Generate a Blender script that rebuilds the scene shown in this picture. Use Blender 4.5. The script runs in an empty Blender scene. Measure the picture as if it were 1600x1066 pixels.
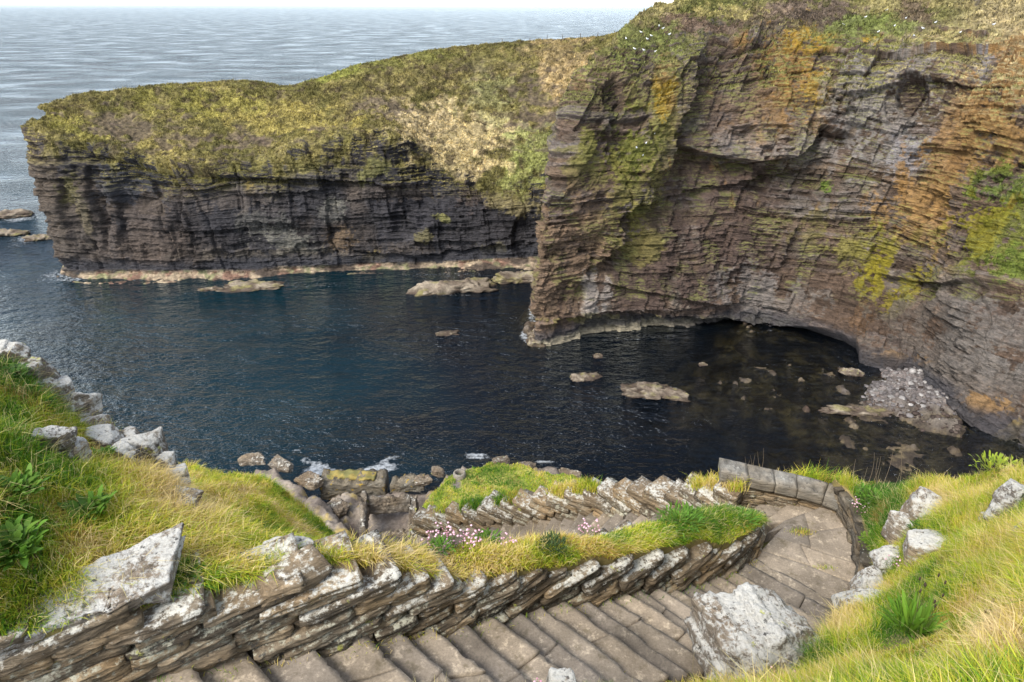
import bpy, math, random
import numpy as np
R = np.random.default_rng(7)
random.seed(7)
C = bpy.context.scene.collection
CAMZ = 50.0

# ------------------------------------------------------------ camera geometry
F = 1066.7
PITCH = math.atan((533 - 6) / F)
cp, sp = math.cos(PITCH), math.sin(PITCH)

def ray(px, py):
    u = (px - 800) / F
    v = (py - 533) / F
    return np.array([u, cp - v * sp, -(sp + v * cp)])

def atz(px, py, z):          # z below the camera (negative); returns world point
    r = ray(px, py)
    P = r * (z / r[2])
    return np.array([P[0], P[1], P[2] + CAMZ])

def aty(px, py, y):
    r = ray(px, py)
    P = r * (y / r[1])
    return np.array([P[0], P[1], P[2] + CAMZ])

def proj(P):
    x, y, z = P[..., 0], P[..., 1], P[..., 2] - CAMZ
    zc = np.maximum(y * cp - z * sp, 1e-3)
    yu = y * sp + z * cp
    return 800 + F * x / zc, 533 - F * yu / zc

# ------------------------------------------------------------ noise
def _h(ix, iy, iz, seed):
    n = (ix.astype(np.int64) * 374761393 + iy.astype(np.int64) * 668265263
         + iz.astype(np.int64) * 2147483647 + seed * 1274126177) & 0xFFFFFFFF
    n = ((n ^ (n >> 13)) * 1274126177) & 0xFFFFFFFF
    n = ((n ^ (n >> 16)) * 2246822519) & 0xFFFFFFFF
    n = n ^ (n >> 15)
    return (n & 0xFFFFFF) / float(0x1000000)

def vnoise(P, seed=0):
    f = np.floor(P)
    t = P - f
    t = t * t * t * (t * (t * 6 - 15) + 10)
    i = f.astype(np.int64)
    x, y, z = i[..., 0], i[..., 1], i[..., 2]
    tx, ty, tz = t[..., 0], t[..., 1], t[..., 2]
    def L(a, b, k): return a + (b - a) * k
    a = L(_h(x, y, z, seed), _h(x + 1, y, z, seed), tx)
    b = L(_h(x, y + 1, z, seed), _h(x + 1, y + 1, z, seed), tx)
    c = L(_h(x, y, z + 1, seed), _h(x + 1, y, z + 1, seed), tx)
    d = L(_h(x, y + 1, z + 1, seed), _h(x + 1, y + 1, z + 1, seed), tx)
    return L(L(a, b, ty), L(c, d, ty), tz) * 2 - 1

def fbm(P, scale=1.0, oct=4, seed=0, gain=0.5):
    P = np.asarray(P, float) / scale
    a, s, tot = 1.0, 0.0, 0.0
    for k in range(oct):
        s = s + a * vnoise(P + 17.3 * k, seed + k)
        tot += a
        a *= gain
        P = P * 2.03
    return s / tot

def sstep(a, b, x):
    t = np.clip((x - a) / (b - a), 0, 1)
    return t * t * (3 - 2 * t)

def lerp(a, b, t):
    return a + (b - a) * t

def catmull(pts, t):
    """pts (n,...), t array in [0,n-1]"""
    pts = np.asarray(pts, float)
    n = len(pts)
    i = np.clip(np.floor(t).astype(int), 0, n - 2)
    f = (t - i)
    p1, p2 = pts[i], pts[i + 1]
    p0 = np.where((i > 0)[(...,) + (None,) * (pts.ndim - 1)], pts[np.maximum(i - 1, 0)], 2 * p1 - p2)
    p3 = np.where((i < n - 2)[(...,) + (None,) * (pts.ndim - 1)], pts[np.minimum(i + 2, n - 1)], 2 * p2 - p1)
    f = f[(...,) + (None,) * (pts.ndim - 1)]
    return 0.5 * (2 * p1 + (p2 - p0) * f + (2 * p0 - 5 * p1 + 4 * p2 - p3) * f ** 2 + (3 * p1 - p0 - 3 * p2 + p3) * f ** 3)

def loft(ctrl, tu, tv):
    """ctrl [cols][rows] points -> grid P[len(tu), len(tv), 3]"""
    ctrl = np.asarray(ctrl, float)
    a = catmull(ctrl, tu)                     # (nu, rows, 3)
    b = catmull(np.swapaxes(a, 0, 1), tv)     # (nv, nu, 3)
    return np.swapaxes(b, 0, 1)

def grid_normals(P):
    du = np.gradient(P, axis=0)
    dv = np.gradient(P, axis=1)
    n = np.cross(du, dv)
    return n / np.maximum(np.linalg.norm(n, axis=-1, keepdims=True), 1e-9)

# ------------------------------------------------------------ mesh helpers
def mk_mesh(name, V, quads=None, tris=None, mat=None, col=None, parent=None, smooth=True, attrs=None, loc=None):
    me = bpy.data.meshes.new(name)
    V = np.asarray(V, np.float32).reshape(-1, 3)
    if loc is not None:
        V = V - np.asarray(loc, np.float32)
    nq = 0 if quads is None else len(quads)
    nt = 0 if tris is None else len(tris)
    me.vertices.add(len(V))
    me.vertices.foreach_set('co', V.ravel())
    loops = []
    if nq: loops.append(np.asarray(quads, np.int32).ravel())
    if nt: loops.append(np.asarray(tris, np.int32).ravel())
    loops = np.concatenate(loops)
    me.loops.add(len(loops))
    me.loops.foreach_set('vertex_index', loops)
    me.polygons.add(nq + nt)
    starts = np.concatenate([np.arange(nq) * 4, nq * 4 + np.arange(nt) * 3]).astype(np.int32)
    me.polygons.foreach_set('loop_start', starts)
    me.update(calc_edges=True)
    me.polygons.foreach_set('use_smooth', np.full(nq + nt, bool(smooth)))
    if col is not None:
        a = me.color_attributes.new('Col', 'FLOAT_COLOR', 'POINT')
        c4 = np.ones((len(V), 4), np.float32)
        c4[:, :3] = np.asarray(col, np.float32).reshape(-1, 3)
        a.data.foreach_set('color', c4.ravel())
    if attrs:
        for k, v in attrs.items():
            a = me.attributes.new(k, 'FLOAT', 'POINT')
            a.data.foreach_set('value', np.asarray(v, np.float32).ravel())
    me.validate(verbose=False)
    o = bpy.data.objects.new(name, me)
    C.objects.link(o)
    if mat: me.materials.append(mat)
    if loc is not None: o.location = loc
    if parent is not None:
        o.parent = parent
    return o

def grid_faces(nu, nv):
    i = np.arange(nu - 1)[:, None] * nv + np.arange(nv - 1)[None]
    i = i.ravel()
    return np.stack([i, i + nv, i + nv + 1, i + 1], 1)

def tag(o, label=None, cat=None, group=None, kind=None):
    if label: o['label'] = label
    if cat: o['category'] = cat
    if group: o['group'] = group
    if kind: o['kind'] = kind
    return o

def empty(name, loc, label=None, cat=None, group=None):
    o = bpy.data.objects.new(name, None)
    o.empty_display_size = 0.2
    C.objects.link(o)
    o.location = loc
    return tag(o, label, cat, group)

def hexc(h):
    v = [int(h[i:i + 2], 16) / 255 for i in (0, 2, 4)]
    return np.array([x / 12.92 if x <= .04045 else ((x + .055) / 1.055) ** 2.4 for x in v])

# ------------------------------------------------------------ materials
def newmat(name):
    m = bpy.data.materials.new(name)
    m.use_nodes = True
    nt = m.node_tree
    nt.nodes.clear()
    return m, nt, nt.nodes, nt.links

def N(nt, typ, **kw):
    n = nt.nodes.new(typ)
    for k, v in kw.items():
        if k.startswith('i_'):
            n.inputs[k[2:].replace('_', ' ')].default_value = v
        else:
            setattr(n, k, v)
    return n

def ramp(nt, fac, stops):
    r = nt.nodes.new('ShaderNodeValToRGB')
    e = r.color_ramp.elements
    while len(e) < len(stops): e.new(0.5)
    for k, (p, c) in enumerate(stops):
        e[k].position = p
        e[k].color = (*c, 1) if len(c) == 3 else c
    nt.links.new(fac, r.inputs[0])
    return r.outputs[0]

def mapped(nt, scale):
    g = nt.nodes.new('ShaderNodeNewGeometry')
    m = nt.nodes.new('ShaderNodeMapping')
    m.inputs['Scale'].default_value = scale
    nt.links.new(g.outputs['Position'], m.inputs['Vector'])
    return m.outputs[0]

def noise(nt, vec, scale, detail=5, rough=0.6, out='Fac'):
    n = nt.nodes.new('ShaderNodeTexNoise')
    n.inputs['Scale'].default_value = scale
    n.inputs['Detail'].default_value = detail
    n.inputs['Roughness'].default_value = rough
    nt.links.new(vec, n.inputs['Vector'])
    return n.outputs[out]

def mixc(nt, fac, a, b, mode='MIX'):
    m = nt.nodes.new('ShaderNodeMix')
    m.data_type = 'RGBA'
    m.blend_type = mode
    for sock, v in ((m.inputs[0], fac), (m.inputs[6], a), (m.inputs[7], b)):
        if hasattr(v, 'is_linked') or isinstance(v, bpy.types.NodeSocket):
            nt.links.new(v, sock)
        elif isinstance(v, (int, float)):
            sock.default_value = v
        else:
            sock.default_value = (*v, 1)
    return m.outputs[2]

def math_(nt, op, a, b=None):
    m = nt.nodes.new('ShaderNodeMath')
    m.operation = op
    for s, v in ((m.inputs[0], a), (m.inputs[1], b)):
        if v is None: continue
        if isinstance(v, bpy.types.NodeSocket): nt.links.new(v, s)
        else: s.default_value = v
    return m.outputs[0]

def finish(nt, color, height=None, bump=0.3, dist=0.1, rough=0.85, spec=0.25):
    b = nt.nodes.new('ShaderNodeBsdfPrincipled')
    b.inputs['Roughness'].default_value = rough
    b.inputs['Specular IOR Level'].default_value = spec
    nt.links.new(color, b.inputs['Base Color'])
    if height is not None:
        bp = nt.nodes.new('ShaderNodeBump')
        bp.inputs['Strength'].default_value = bump
        bp.inputs['Distance'].default_value = dist
        nt.links.new(height, bp.inputs['Height'])
        nt.links.new(bp.outputs[0], b.inputs['Normal'])
    o = nt.nodes.new('ShaderNodeOutputMaterial')
    nt.links.new(b.outputs[0], o.inputs[0])
    return b

def colattr(nt):
    a = nt.nodes.new('ShaderNodeAttribute')
    a.attribute_name = 'Col'
    return a.outputs['Color']

def mat_cliff():
    m, nt, _, L = newmat('cliff_rock')
    p1 = mapped(nt, (1, 1, 3.2))
    n1 = noise(nt, p1, 0.9, 8, 0.68)
    n2 = noise(nt, p1, 4.0, 5, 0.6)
    mul = ramp(nt, n1, [(0.32, (0.5,) * 3), (0.5, (1,) * 3), (0.68, (1.6, 1.56, 1.5))])
    c = mixc(nt, 1.0, colattr(nt), mul, 'MULTIPLY')
    mul2 = ramp(nt, n2, [(0.3, (0.8,) * 3), (0.7, (1.2,) * 3)])
    c = mixc(nt, 1.0, c, mul2, 'MULTIPLY')
    h = math_(nt, 'ADD', n1, math_(nt, 'MULTIPLY', n2, 0.35))
    finish(nt, c, h, 0.9, 0.8, 0.88, 0.2)
    return m

def mat_col(name, scale=30, rough=0.9, lo=0.75, hi=1.3, bump=0.4, dist=0.02):
    m, nt, _, L = newmat(name)
    p = mapped(nt, (1, 1, 1))
    n1 = noise(nt, p, scale, 5, 0.65)
    c = mixc(nt, 1.0, colattr(nt), ramp(nt, n1, [(0.3, (lo,) * 3), (0.7, (hi,) * 3)]), 'MULTIPLY')
    finish(nt, c, n1, bump, dist, rough, 0.2)
    return m

def mat_blade(name):
    m, nt, _, L = newmat(name)
    c = colattr(nt)
    d = nt.nodes.new('ShaderNodeBsdfPrincipled')
    d.inputs['Roughness'].default_value = 0.6
    d.inputs['Specular IOR Level'].default_value = 0.25
    t = nt.nodes.new('ShaderNodeBsdfTranslucent')
    L.new(c, d.inputs['Base Color']); L.new(c, t.inputs['Color'])
    x = nt.nodes.new('ShaderNodeMixShader')
    x.inputs[0].default_value = 0.35
    L.new(d.outputs[0], x.inputs[1]); L.new(t.outputs[0], x.inputs[2])
    o = nt.nodes.new('ShaderNodeOutputMaterial')
    L.new(x.outputs[0], o.inputs[0])
    return m

def mat_stone(name, base=((0.17, 0.135, 0.095), (0.32, 0.26, 0.185)), lichen=0.5, sc=1.0, stretch=(1, 1, 5.0), white=(0.58, 0.555, 0.48), toplich=0.35, yellow=0.5, ycol=(0.42, 0.42, 0.10)):
    """weathered flagstone with crusts of pale lichen, heavier on faces open to the sky"""
    m, nt, _, L = newmat(name)
    p = mapped(nt, stretch)
    p0 = mapped(nt, (1, 1, 1))
    n1 = noise(nt, p, 3.0 * sc, 9, 0.7)
    n2 = noise(nt, p0, 15.0 * sc, 8, 0.75)
    n3 = noise(nt, p0, 28.0 * sc, 5, 0.7)
    n4 = noise(nt, p0, 2.2 * sc, 3, 0.5)
    c = ramp(nt, n1, [(0.25, tuple(x * 0.55 for x in base[0])), (0.45, base[0]), (0.7, base[1])])
    warm = ramp(nt, n4, [(0.35, (1.05, 0.97, 0.85)), (0.65, (0.95, 0.98, 1.0))])
    c = mixc(nt, 1.0, c, warm, 'MULTIPLY')
    n8 = noise(nt, mapped(nt, (1, 1, 13)), 5.0 * sc, 7, 0.7)
    c = mixc(nt, 1.0, c, ramp(nt, n8, [(0.34, (0.45,) * 3), (0.5, (0.95,) * 3), (0.66, (1.35,) * 3)]), 'MULTIPLY')
    ta = nt.nodes.new('ShaderNodeAttribute'); ta.attribute_name = 'tone'
    tv_ = math_(nt, 'ADD', 0.5, math_(nt, 'MULTIPLY', ta.outputs['Fac'], 0.5))
    c = mixc(nt, 1.0, c, ramp(nt, tv_, [(0.0, (0.50, 0.50, 0.52)), (0.5, (1, 1, 1)), (1.0, (1.55, 1.42, 1.2))]), 'MULTIPLY')
    # lichen cover
    g = nt.nodes.new('ShaderNodeNewGeometry')
    sx = nt.nodes.new('ShaderNodeSeparateXYZ')
    L.new(g.outputs['Normal'], sx.inputs[0])
    up = math_(nt, 'MULTIPLY', math_(nt, 'MAXIMUM', sx.outputs['Z'], 0.0), toplich)
    v = math_(nt, 'ADD', math_(nt, 'ADD', math_(nt, 'MULTIPLY', n2, 0.7), math_(nt, 'MULTIPLY', n4, 0.35)), up)
    v = math_(nt, 'ADD', v, lichen - 0.5)
    lm = ramp(nt, v, [(0.56, (0,) * 3), (0.63, (1,) * 3)])
    wc = ramp(nt, n3, [(0.3, tuple(x * 0.6 for x in white)), (0.5, white)])
    c = mixc(nt, lm, c, wc)
    # dark pin crusts
    n5 = noise(nt, p0, 16 * sc, 4, 0.6)
    dm = ramp(nt, n5, [(0.62, (0,) * 3), (0.68, (0.85,) * 3)])
    c = mixc(nt, dm, c, (0.06, 0.055, 0.05))
    # yellow green lichen
    n6 = noise(nt, p0, 5.0 * sc, 4, 0.6)
    ym = ramp(nt, math_(nt, 'ADD', n6, yellow - 0.5), [(0.68, (0,) * 3), (0.72, (0.8,) * 3)])
    c = mixc(nt, ym, c, ycol)
    h = math_(nt, 'ADD', math_(nt, 'ADD', n1, math_(nt, 'MULTIPLY', n8, 0.7)), math_(nt, 'MULTIPLY', n3, 0.25))
    finish(nt, c, h, 0.95, 0.06 / sc, 0.9, 0.2)
    return m

def mat_step():
    m, nt, _, L = newmat('step_flagstone')
    p0 = mapped(nt, (1, 1, 1))
    oi = nt.nodes.new('ShaderNodeObjectInfo')
    n1 = noise(nt, p0, 2.0, 6, 0.6)
    n2 = noise(nt, p0, 9.0, 7, 0.72)
    n3 = noise(nt, p0, 40.0, 4, 0.7)
    c = ramp(nt, n1, [(0.3, (0.15, 0.128, 0.104)), (0.5, (0.215, 0.185, 0.15)), (0.7, (0.285, 0.245, 0.20))])
    sm = ramp(nt, n2, [(0.54, (0,) * 3), (0.66, (0.75,) * 3)])
    c = mixc(nt, sm, c, (0.46, 0.40, 0.32))
    c = mixc(nt, 1.0, c, ramp(nt, n3, [(0.3, (0.75,) * 3), (0.7, (1.2,) * 3)]), 'MULTIPLY')
    n5 = noise(nt, p0, 5.5, 6, 0.7)
    c = mixc(nt, ramp(nt, n5, [(0.55, (0,) * 3), (0.66, (0.65,) * 3)]), c, (0.10, 0.085, 0.055))
    c = mixc(nt, 1.0, c, ramp(nt, oi.outputs['Random'], [(0.0, (0.74, 0.74, 0.76)), (0.5, (1.0, 0.98, 0.95)), (1.0, (1.28, 1.22, 1.13))]), 'MULTIPLY')
    n7 = noise(nt, p0, 1.1, 4, 0.6)
    c = mixc(nt, 1.0, c, ramp(nt, n7, [(0.35, (0.72, 0.70, 0.66)), (0.65, (1.15, 1.13, 1.1))]), 'MULTIPLY')
    finish(nt, c, math_(nt, 'ADD', n2, math_(nt, 'MULTIPLY', n3, 0.3)), 0.5, 0.02, 0.9, 0.2)
    return m

def mat_water():
    m, nt, _, L = newmat('sea_water')
    p = mapped(nt, (1.0, 1.6, 1))
    # long swell, wind waves, ripples
    a = noise(nt, p, 0.055, 3, 0.5)
    b = noise(nt, p, 0.32, 4, 0.6)
    c = noise(nt, p, 1.3, 3, 0.6)
    gust = ramp(nt, noise(nt, p, 0.022, 3, 0.55), [(0.35, (0.35,) * 3), (0.62, (1.45,) * 3)])
    h = math_(nt, 'ADD', math_(nt, 'MULTIPLY', a, 0.8), math_(nt, 'MULTIPLY', gust, math_(nt, 'ADD', math_(nt, 'MULTIPLY', b, 1.6), math_(nt, 'MULTIPLY', c, 0.32))))
    bp = nt.nodes.new('ShaderNodeBump')
    bp.inputs['Strength'].default_value = 1.0
    bp.inputs['Distance'].default_value = 0.85
    gp_ = nt.nodes.new('ShaderNodeNewGeometry'); vl = nt.nodes.new('ShaderNodeVectorMath'); vl.operation = 'LENGTH'
    L.new(gp_.outputs['Position'], vl.inputs[0])
    calm_ = math_(nt, 'DIVIDE', 1.0, math_(nt, 'ADD', 1.0, math_(nt, 'MULTIPLY', vl.outputs['Value'], 0.00001)))
    L.new(calm_, bp.inputs['Strength'])
    L.new(h, bp.inputs['Height'])
    pal = noise(nt, mapped(nt, (1, 1, 1)), 0.03, 3, 0.5)
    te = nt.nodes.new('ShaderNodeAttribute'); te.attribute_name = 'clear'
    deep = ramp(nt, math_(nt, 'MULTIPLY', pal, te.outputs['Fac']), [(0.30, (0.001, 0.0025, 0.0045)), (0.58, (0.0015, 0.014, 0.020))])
    df = nt.nodes.new('ShaderNodeBsdfDiffuse')
    L.new(deep, df.inputs['Color'])
    at = nt.nodes.new('ShaderNodeAttribute'); at.attribute_name = 'murk'
    tr = nt.nodes.new('ShaderNodeBsdfTransparent')
    tr.inputs['Color'].default_value = (0.55, 0.58, 0.50, 1)
    m1 = nt.nodes.new('ShaderNodeMixShader')
    L.new(at.outputs['Fac'], m1.inputs[0])
    L.new(tr.outputs[0], m1.inputs[1]); L.new(df.outputs[0], m1.inputs[2])
    gl = nt.nodes.new('ShaderNodeBsdfGlossy')
    gl.inputs['Roughness'].default_value = 0.07
    gl.inputs['Color'].default_value = (0.70, 0.78, 0.90, 1)
    L.new(bp.outputs[0], gl.inputs['Normal'])
    fr = nt.nodes.new('ShaderNodeFresnel')
    fr.inputs['IOR'].default_value = 1.34
    L.new(bp.outputs[0], fr.inputs['Normal'])
    m2 = nt.nodes.new('ShaderNodeMixShader')
    L.new(fr.outputs[0], m2.inputs[0])
    L.new(m1.outputs[0], m2.inputs[1]); L.new(gl.outputs[0], m2.inputs[2])
    # foam
    fa = nt.nodes.new('ShaderNodeAttribute'); fa.attribute_name = 'foam'
    fn = noise(nt, mapped(nt, (1, 1, 1)), 1.4, 6, 0.75)
    v = math_(nt, 'ADD', fa.outputs['Fac'], math_(nt, 'MULTIPLY', fn, 1.0))
    fm = ramp(nt, v, [(0.98, (0,) * 3), (1.0, (0.0,) * 3)])
    fm = nt.nodes.new('ShaderNodeMapRange')
    fm.inputs[1].default_value = 0.96; fm.inputs[2].default_value = 1.5
    L.new(v, fm.inputs[0])
    fd = nt.nodes.new('ShaderNodeBsdfDiffuse')
    fd.inputs['Color'].default_value = (0.75, 0.78, 0.8, 1)
    m3 = nt.nodes.new('ShaderNodeMixShader')
    L.new(fm.outputs[0], m3.inputs[0])
    L.new(m2.outputs[0], m3.inputs[1]); L.new(fd.outputs[0], m3.inputs[2])
    o = nt.nodes.new('ShaderNodeOutputMaterial')
    L.new(m3.outputs[0], o.inputs[0])
    return m

def mat_plain(name, col, rough=0.8, sc=20):
    m, nt, _, L = newmat(name)
    n = noise(nt, mapped(nt, (1, 1, 1)), sc, 4, 0.6)
    c = ramp(nt, n, [(0.3, tuple(x * 0.75 for x in col)), (0.7, tuple(min(1, x * 1.25) for x in col))])
    finish(nt, c, n, 0.2, 0.01, rough, 0.2)
    return m

M_cliff = mat_cliff()
M_shore = mat_col('shore_rock', 3.0, 0.8, 0.65, 1.4, 0.6, 0.15)
M_soil = mat_col('turf_soil', 25)
M_blade = mat_blade('grass_blade')
M_leaf = mat_blade('leaf_green')
M_wall = mat_stone('wall_flagstone', lichen=0.485, toplich=0.05, yellow=0.50, white=(0.44, 0.42, 0.32))
M_dark = mat_stone('shaded_walling', ((0.12, 0.10, 0.075), (0.22, 0.18, 0.13)), lichen=0.40, toplich=0.03, yellow=0.46)  # darker copy of the wall stone, with shade put into its colour
M_cope = mat_stone('coping_flagstone', lichen=0.49, toplich=0.07, yellow=0.5)
M_white = mat_stone('lichened_boulder', ((0.20, 0.17, 0.14), (0.34, 0.30, 0.25)), lichen=0.525, toplich=0.09, yellow=0.53, white=(0.53, 0.51, 0.46))
M_block = mat_stone('dressed_stone', ((0.20, 0.18, 0.15), (0.30, 0.27, 0.225)), lichen=0.38, toplich=0.06, yellow=0.45)
M_quay = mat_stone('quay_stone', ((0.13, 0.115, 0.09), (0.25, 0.22, 0.17)), lichen=0.42, toplich=0.05, sc=0.25, yellow=0.58, ycol=(0.42, 0.27, 0.03))
M_rockfar = mat_stone('sea_rock', ((0.14, 0.115, 0.09), (0.26, 0.22, 0.17)), lichen=0.42, toplich=0.08, sc=0.25, yellow=0.5)
M_step = mat_step()
M_water = mat_water()

# ------------------------------------------------------------ masks painted on real surfaces (own colours, plus shade painted into some recesses)
def blob(px, py, x, y, rx, ry, rot=0):
    a = math.radians(rot)
    dx, dy = px - x, py - y
    u = (dx * math.cos(a) + dy * math.sin(a)) / rx
    v = (-dx * math.sin(a) + dy * math.cos(a)) / ry
    return np.exp(-(u * u + v * v))

def apply_patches(col, px, py, nz, patches):
    for (x, y, rx, ry, rot, c, st, thr) in patches:
        m = blob(px, py, x, y, rx, ry, rot)
        k = sstep(thr - 0.10, thr + 0.16, m + nz * 0.95) * st * sstep(0.03, 0.3, m)
        col = lerp(col, np.array(c), k[..., None])
    return col

def dist_poly(px, py, pts):
    """signed side & distance to polyline in plan: returns (distance, signed)"""
    best = np.full(px.shape, 1e9); sg = np.zeros(px.shape)
    for (x0, y0), (x1, y1) in zip(pts[:-1], pts[1:]):
        dx, dy = x1 - x0, y1 - y0
        t = np.clip(((px - x0) * dx + (py - y0) * dy) / (dx * dx + dy * dy), 0, 1)
        ex, ey = px - (x0 + t * dx), py - (y0 + t * dy)
        d = np.hypot(ex, ey)
        s = dx * (py - y0) - dy * (px - x0)
        k = d < best
        best = np.where(k, d, best); sg = np.where(k, np.sign(s), sg)
    return best, sg

def inpoly(px, py, pts):
    r = np.zeros(px.shape, bool)
    n = len(pts)
    for i in range(n):
        x0, y0 = pts[i]; x1, y1 = pts[(i + 1) % n]
        c = ((y0 > py) != (y1 > py)) & (px < (x1 - x0) * (py - y0) / ((y1 - y0) if y1 != y0 else 1e-9) + x0)
        r ^= c
    return r

def blocks(s, z, bed, ln, seed):
    row = np.floor(z / bed)
    zz = np.zeros_like(row)
    r1 = _h(row, zz, zz, seed)
    L_ = ln * (0.6 + 0.9 * r1)
    c = np.floor((s + r1 * 37.0) / L_)
    return _h(row, c, zz, seed + 1), r1

def strata_disp(S, Z, P, k=1.0, seed=0, rake=0.0):
    """ledges and joint blocks of flagstone; + is outwards"""
    w1 = fbm(P, 16, 3, seed + 50); w2 = fbm(P, 2.2, 5, seed + 60); w3 = fbm(P, 5, 3, seed + 65)
    b = Z + 1.6 * w1 + 0.10 * w2 + 0.22 * w3 + 0.03 * S
    s = S + 1.2 * w1 + 0.35 * w2 - rake * Z
    amp = 0.55 + 0.9 * sstep(-0.35, 0.45, fbm(P, 7, 3, seed + 70))
    d = 0
    h0, r0 = blocks(s + 3.3, b + 1.7, 7.5, 9.0, seed + 11); d = d + 1.7 * (h0 - 0.5)
    h, r = blocks(s, b, 3.1, 5.0, seed + 1); d = d + 1.3 * (h - 0.5) + 0.35 * (r - 0.5)
    h1, r1 = blocks(s, b + 0.4, 1.25, 2.4, seed + 3); d = d + (0.85 * (h1 - 0.5) + 0.35 * (r1 - 0.5)) * amp
    h2, r2 = blocks(s, b, 0.50, 1.3, seed + 5); d = d + (0.48 * (h2 - 0.5) + 0.36 * (r2 - 0.5)) * amp
    h3, r3 = blocks(s * 1.3, b, 0.22, 0.8, seed + 8); d = d + (0.18 * (h3 - 0.5) + 0.18 * (r3 - 0.5)) * amp
    d = d + 0.5 * fbm(P, 4, 4, seed + 7)
    hm = 0.25 * h0 + 0.4 * h + 0.3 * h1 + 0.2 * h2
    return d * k, b, r, r2, hm - 0.575

# ============================================================ RIGHT CLIFF
def c_(px, py, y): return aty(px, py, y)
def w_(x, y, z): return np.array([x, y, z + CAMZ])
RC = [
 [w_(9,152,-51), w_(9,151,-42), w_(11,151,-30), w_(14,152,-18), w_(19,153,-9), w_(24,154,-4), w_(32,157,-1)],
 [w_(7.5,122,-51), w_(6.5,122,-42), w_(8,122,-28), w_(12,125,-16), w_(17,129,-8.5), w_(22,133,-4), w_(30,138,0)],
 [c_(845,543,99.0), c_(832,430,100), c_(856,300,103), c_(888,200,107), c_(908,125,112), c_(958,60,119), c_(1000,20,130)],
 [c_(950,528,100.5), c_(940,430,103), c_(945,320,105), c_(960,230,108), c_(985,100,114), c_(1008,40,122), c_(1055,2,135)],
 [c_(1070,520,103), c_(1070,430,106.5), c_(1070,320,109.5), c_(1090,200,112), c_(1110,80,119), c_(1120,22,127), c_(1130,-30,140)],
 [c_(1200,515,104.5), c_(1200,430,109), c_(1200,320,112), c_(1210,200,115), c_(1220,48,122), c_(1230,16,130), c_(1230,-60,146)],
 [c_(1342,572,97), c_(1335,430,106), c_(1335,320,110), c_(1335,210,113), c_(1340,72,118.5), c_(1340,12,131), c_(1340,-80,150)],
 [c_(1445,595,89), c_(1450,470,97), c_(1450,350,103), c_(1450,230,108), c_(1450,68,114), c_(1450,0,130), c_(1450,-90,150)],
 [c_(1510,665,76), c_(1530,520,85), c_(1540,400,93), c_(1540,270,100), c_(1540,72,108), c_(1540,0,124), c_(1540,-90,146)],
 [c_(1585,705,71), c_(1620,560,78), c_(1630,430,86), c_(1630,300,93), c_(1630,80,103), c_(1630,0,119), c_(1630,-90,142)],
 [c_(1750,770,60), c_(1780,600,68), c_(1790,450,77), c_(1790,300,86), c_(1790,90,97), c_(1790,0,115), c_(1790,-120,138)],
]
def seq(parts):
    return np.concatenate([np.linspace(a, b, n, endpoint=False) for a, b, n in parts])
for k_ in range(2, len(RC)):
    v_ = RC[k_][0] - np.array([0, 0, CAMZ]); RC[k_][0] = v_ * (-50.6 / v_[2]) + np.array([0, 0, CAMZ])
tu = np.append(seq([(0, 1, 25), (1, 2, 60), (2, 9, 660), (9, 10, 50)]), 10.0)
tv = np.append(seq([(0, 4, 520), (4, 5, 90), (5, 6, 60)]), 6.0)
P = loft(RC, tu, tv)
nrm = -grid_normals(P)
# outward = towards the camera/left
if (nrm[400, 200] * (P[400, 200] - np.array([0, 0, CAMZ]))).sum() > 0: nrm = -nrm
mid = P[:, 250]
S = np.concatenate([[0], np.cumsum(np.linalg.norm(np.diff(mid[:, :2], axis=0), axis=1))])[:, None] + np.zeros(P.shape[:2])
px, py = proj(P)
d, bco, rr, rr2, hm = strata_disp(S, P[..., 2], P, 1.0, 100, 0.45)
VV = np.broadcast_to(tv[None], P.shape[:2])
face = 1 - sstep(3.9, 4.5, VV)
feat = np.zeros(P.shape[:2])
# the green buttress stands proud of the recess on its right
Ld = [(1110,60),(1085,115),(1060,180),(1040,240),(1005,310),(965,370),(930,430),(900,470)]
wob = fbm(P, 5, 4, 5) * 26
dd, sg = dist_poly(px + wob, py + wob * 0.5, Ld)
rightside = sg > 0
if (px[np.abs(px - 1200).argmin() // px.shape[1], 200] > 0): pass
# sign: a point to the right of the line must be the recessed side
tst, ts = dist_poly(np.array([1150.]), np.array([300.]), Ld)
rs = sg == ts[0]
inb = sstep(40, 110, py) * (1 - sstep(400, 470, py))
feat += np.where(rs, -2.6 * np.exp(-dd / 90.) * 1.7, 1.3 * (1 - sstep(0, 70, dd)) * 0.6 + 0.6) * inb * sstep(820, 900, px)
# overhang beams
def overhang(line, depth, fall, amp=1.0):
    d_, s_ = dist_poly(px + wob * 0.7, py + wob * 0.4, line)
    mx = np.mean([p[0] for p in line]); my = np.mean([p[1] for p in line]) + 60
    t_, ts_ = dist_poly(np.array([mx]), np.array([my]), line)
    x0, x1 = line[0][0], line[-1][0]
    w = sstep(x0 - 15, x0 + 25, px) * (1 - sstep(x1 - 25, x1 + 15, px))
    return np.where(s_ == ts_[0], -depth * np.exp(-d_ / fall), 0.35 * depth * np.exp(-d_ / (fall * 0.6))) * w
feat += overhang([(1060,225),(1110,240),(1180,252),(1262,240),(1290,195),(1330,205)], 3.6, 55)
feat += overhang([(1000,330),(1080,300),(1160,290),(1240,262),(1300,245)], 1.6, 40)
feat += overhang([(1330,75),(1400,80),(1470,72),(1560,68)], 1.6, 28)
feat += overhang([(1300,150),(1380,135),(1440,118),(1480,120)], 1.2, 25)
feat += overhang([(850,505),(960,490),(1100,498),(1200,505)], 2.2, 22)
feat += overhang([(900,440),(1000,455),(1100,470),(1180,480)], 1.3, 22)
feat += overhang([(1380,430),(1460,440),(1540,450),(1600,460)], 1.2, 25)
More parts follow.
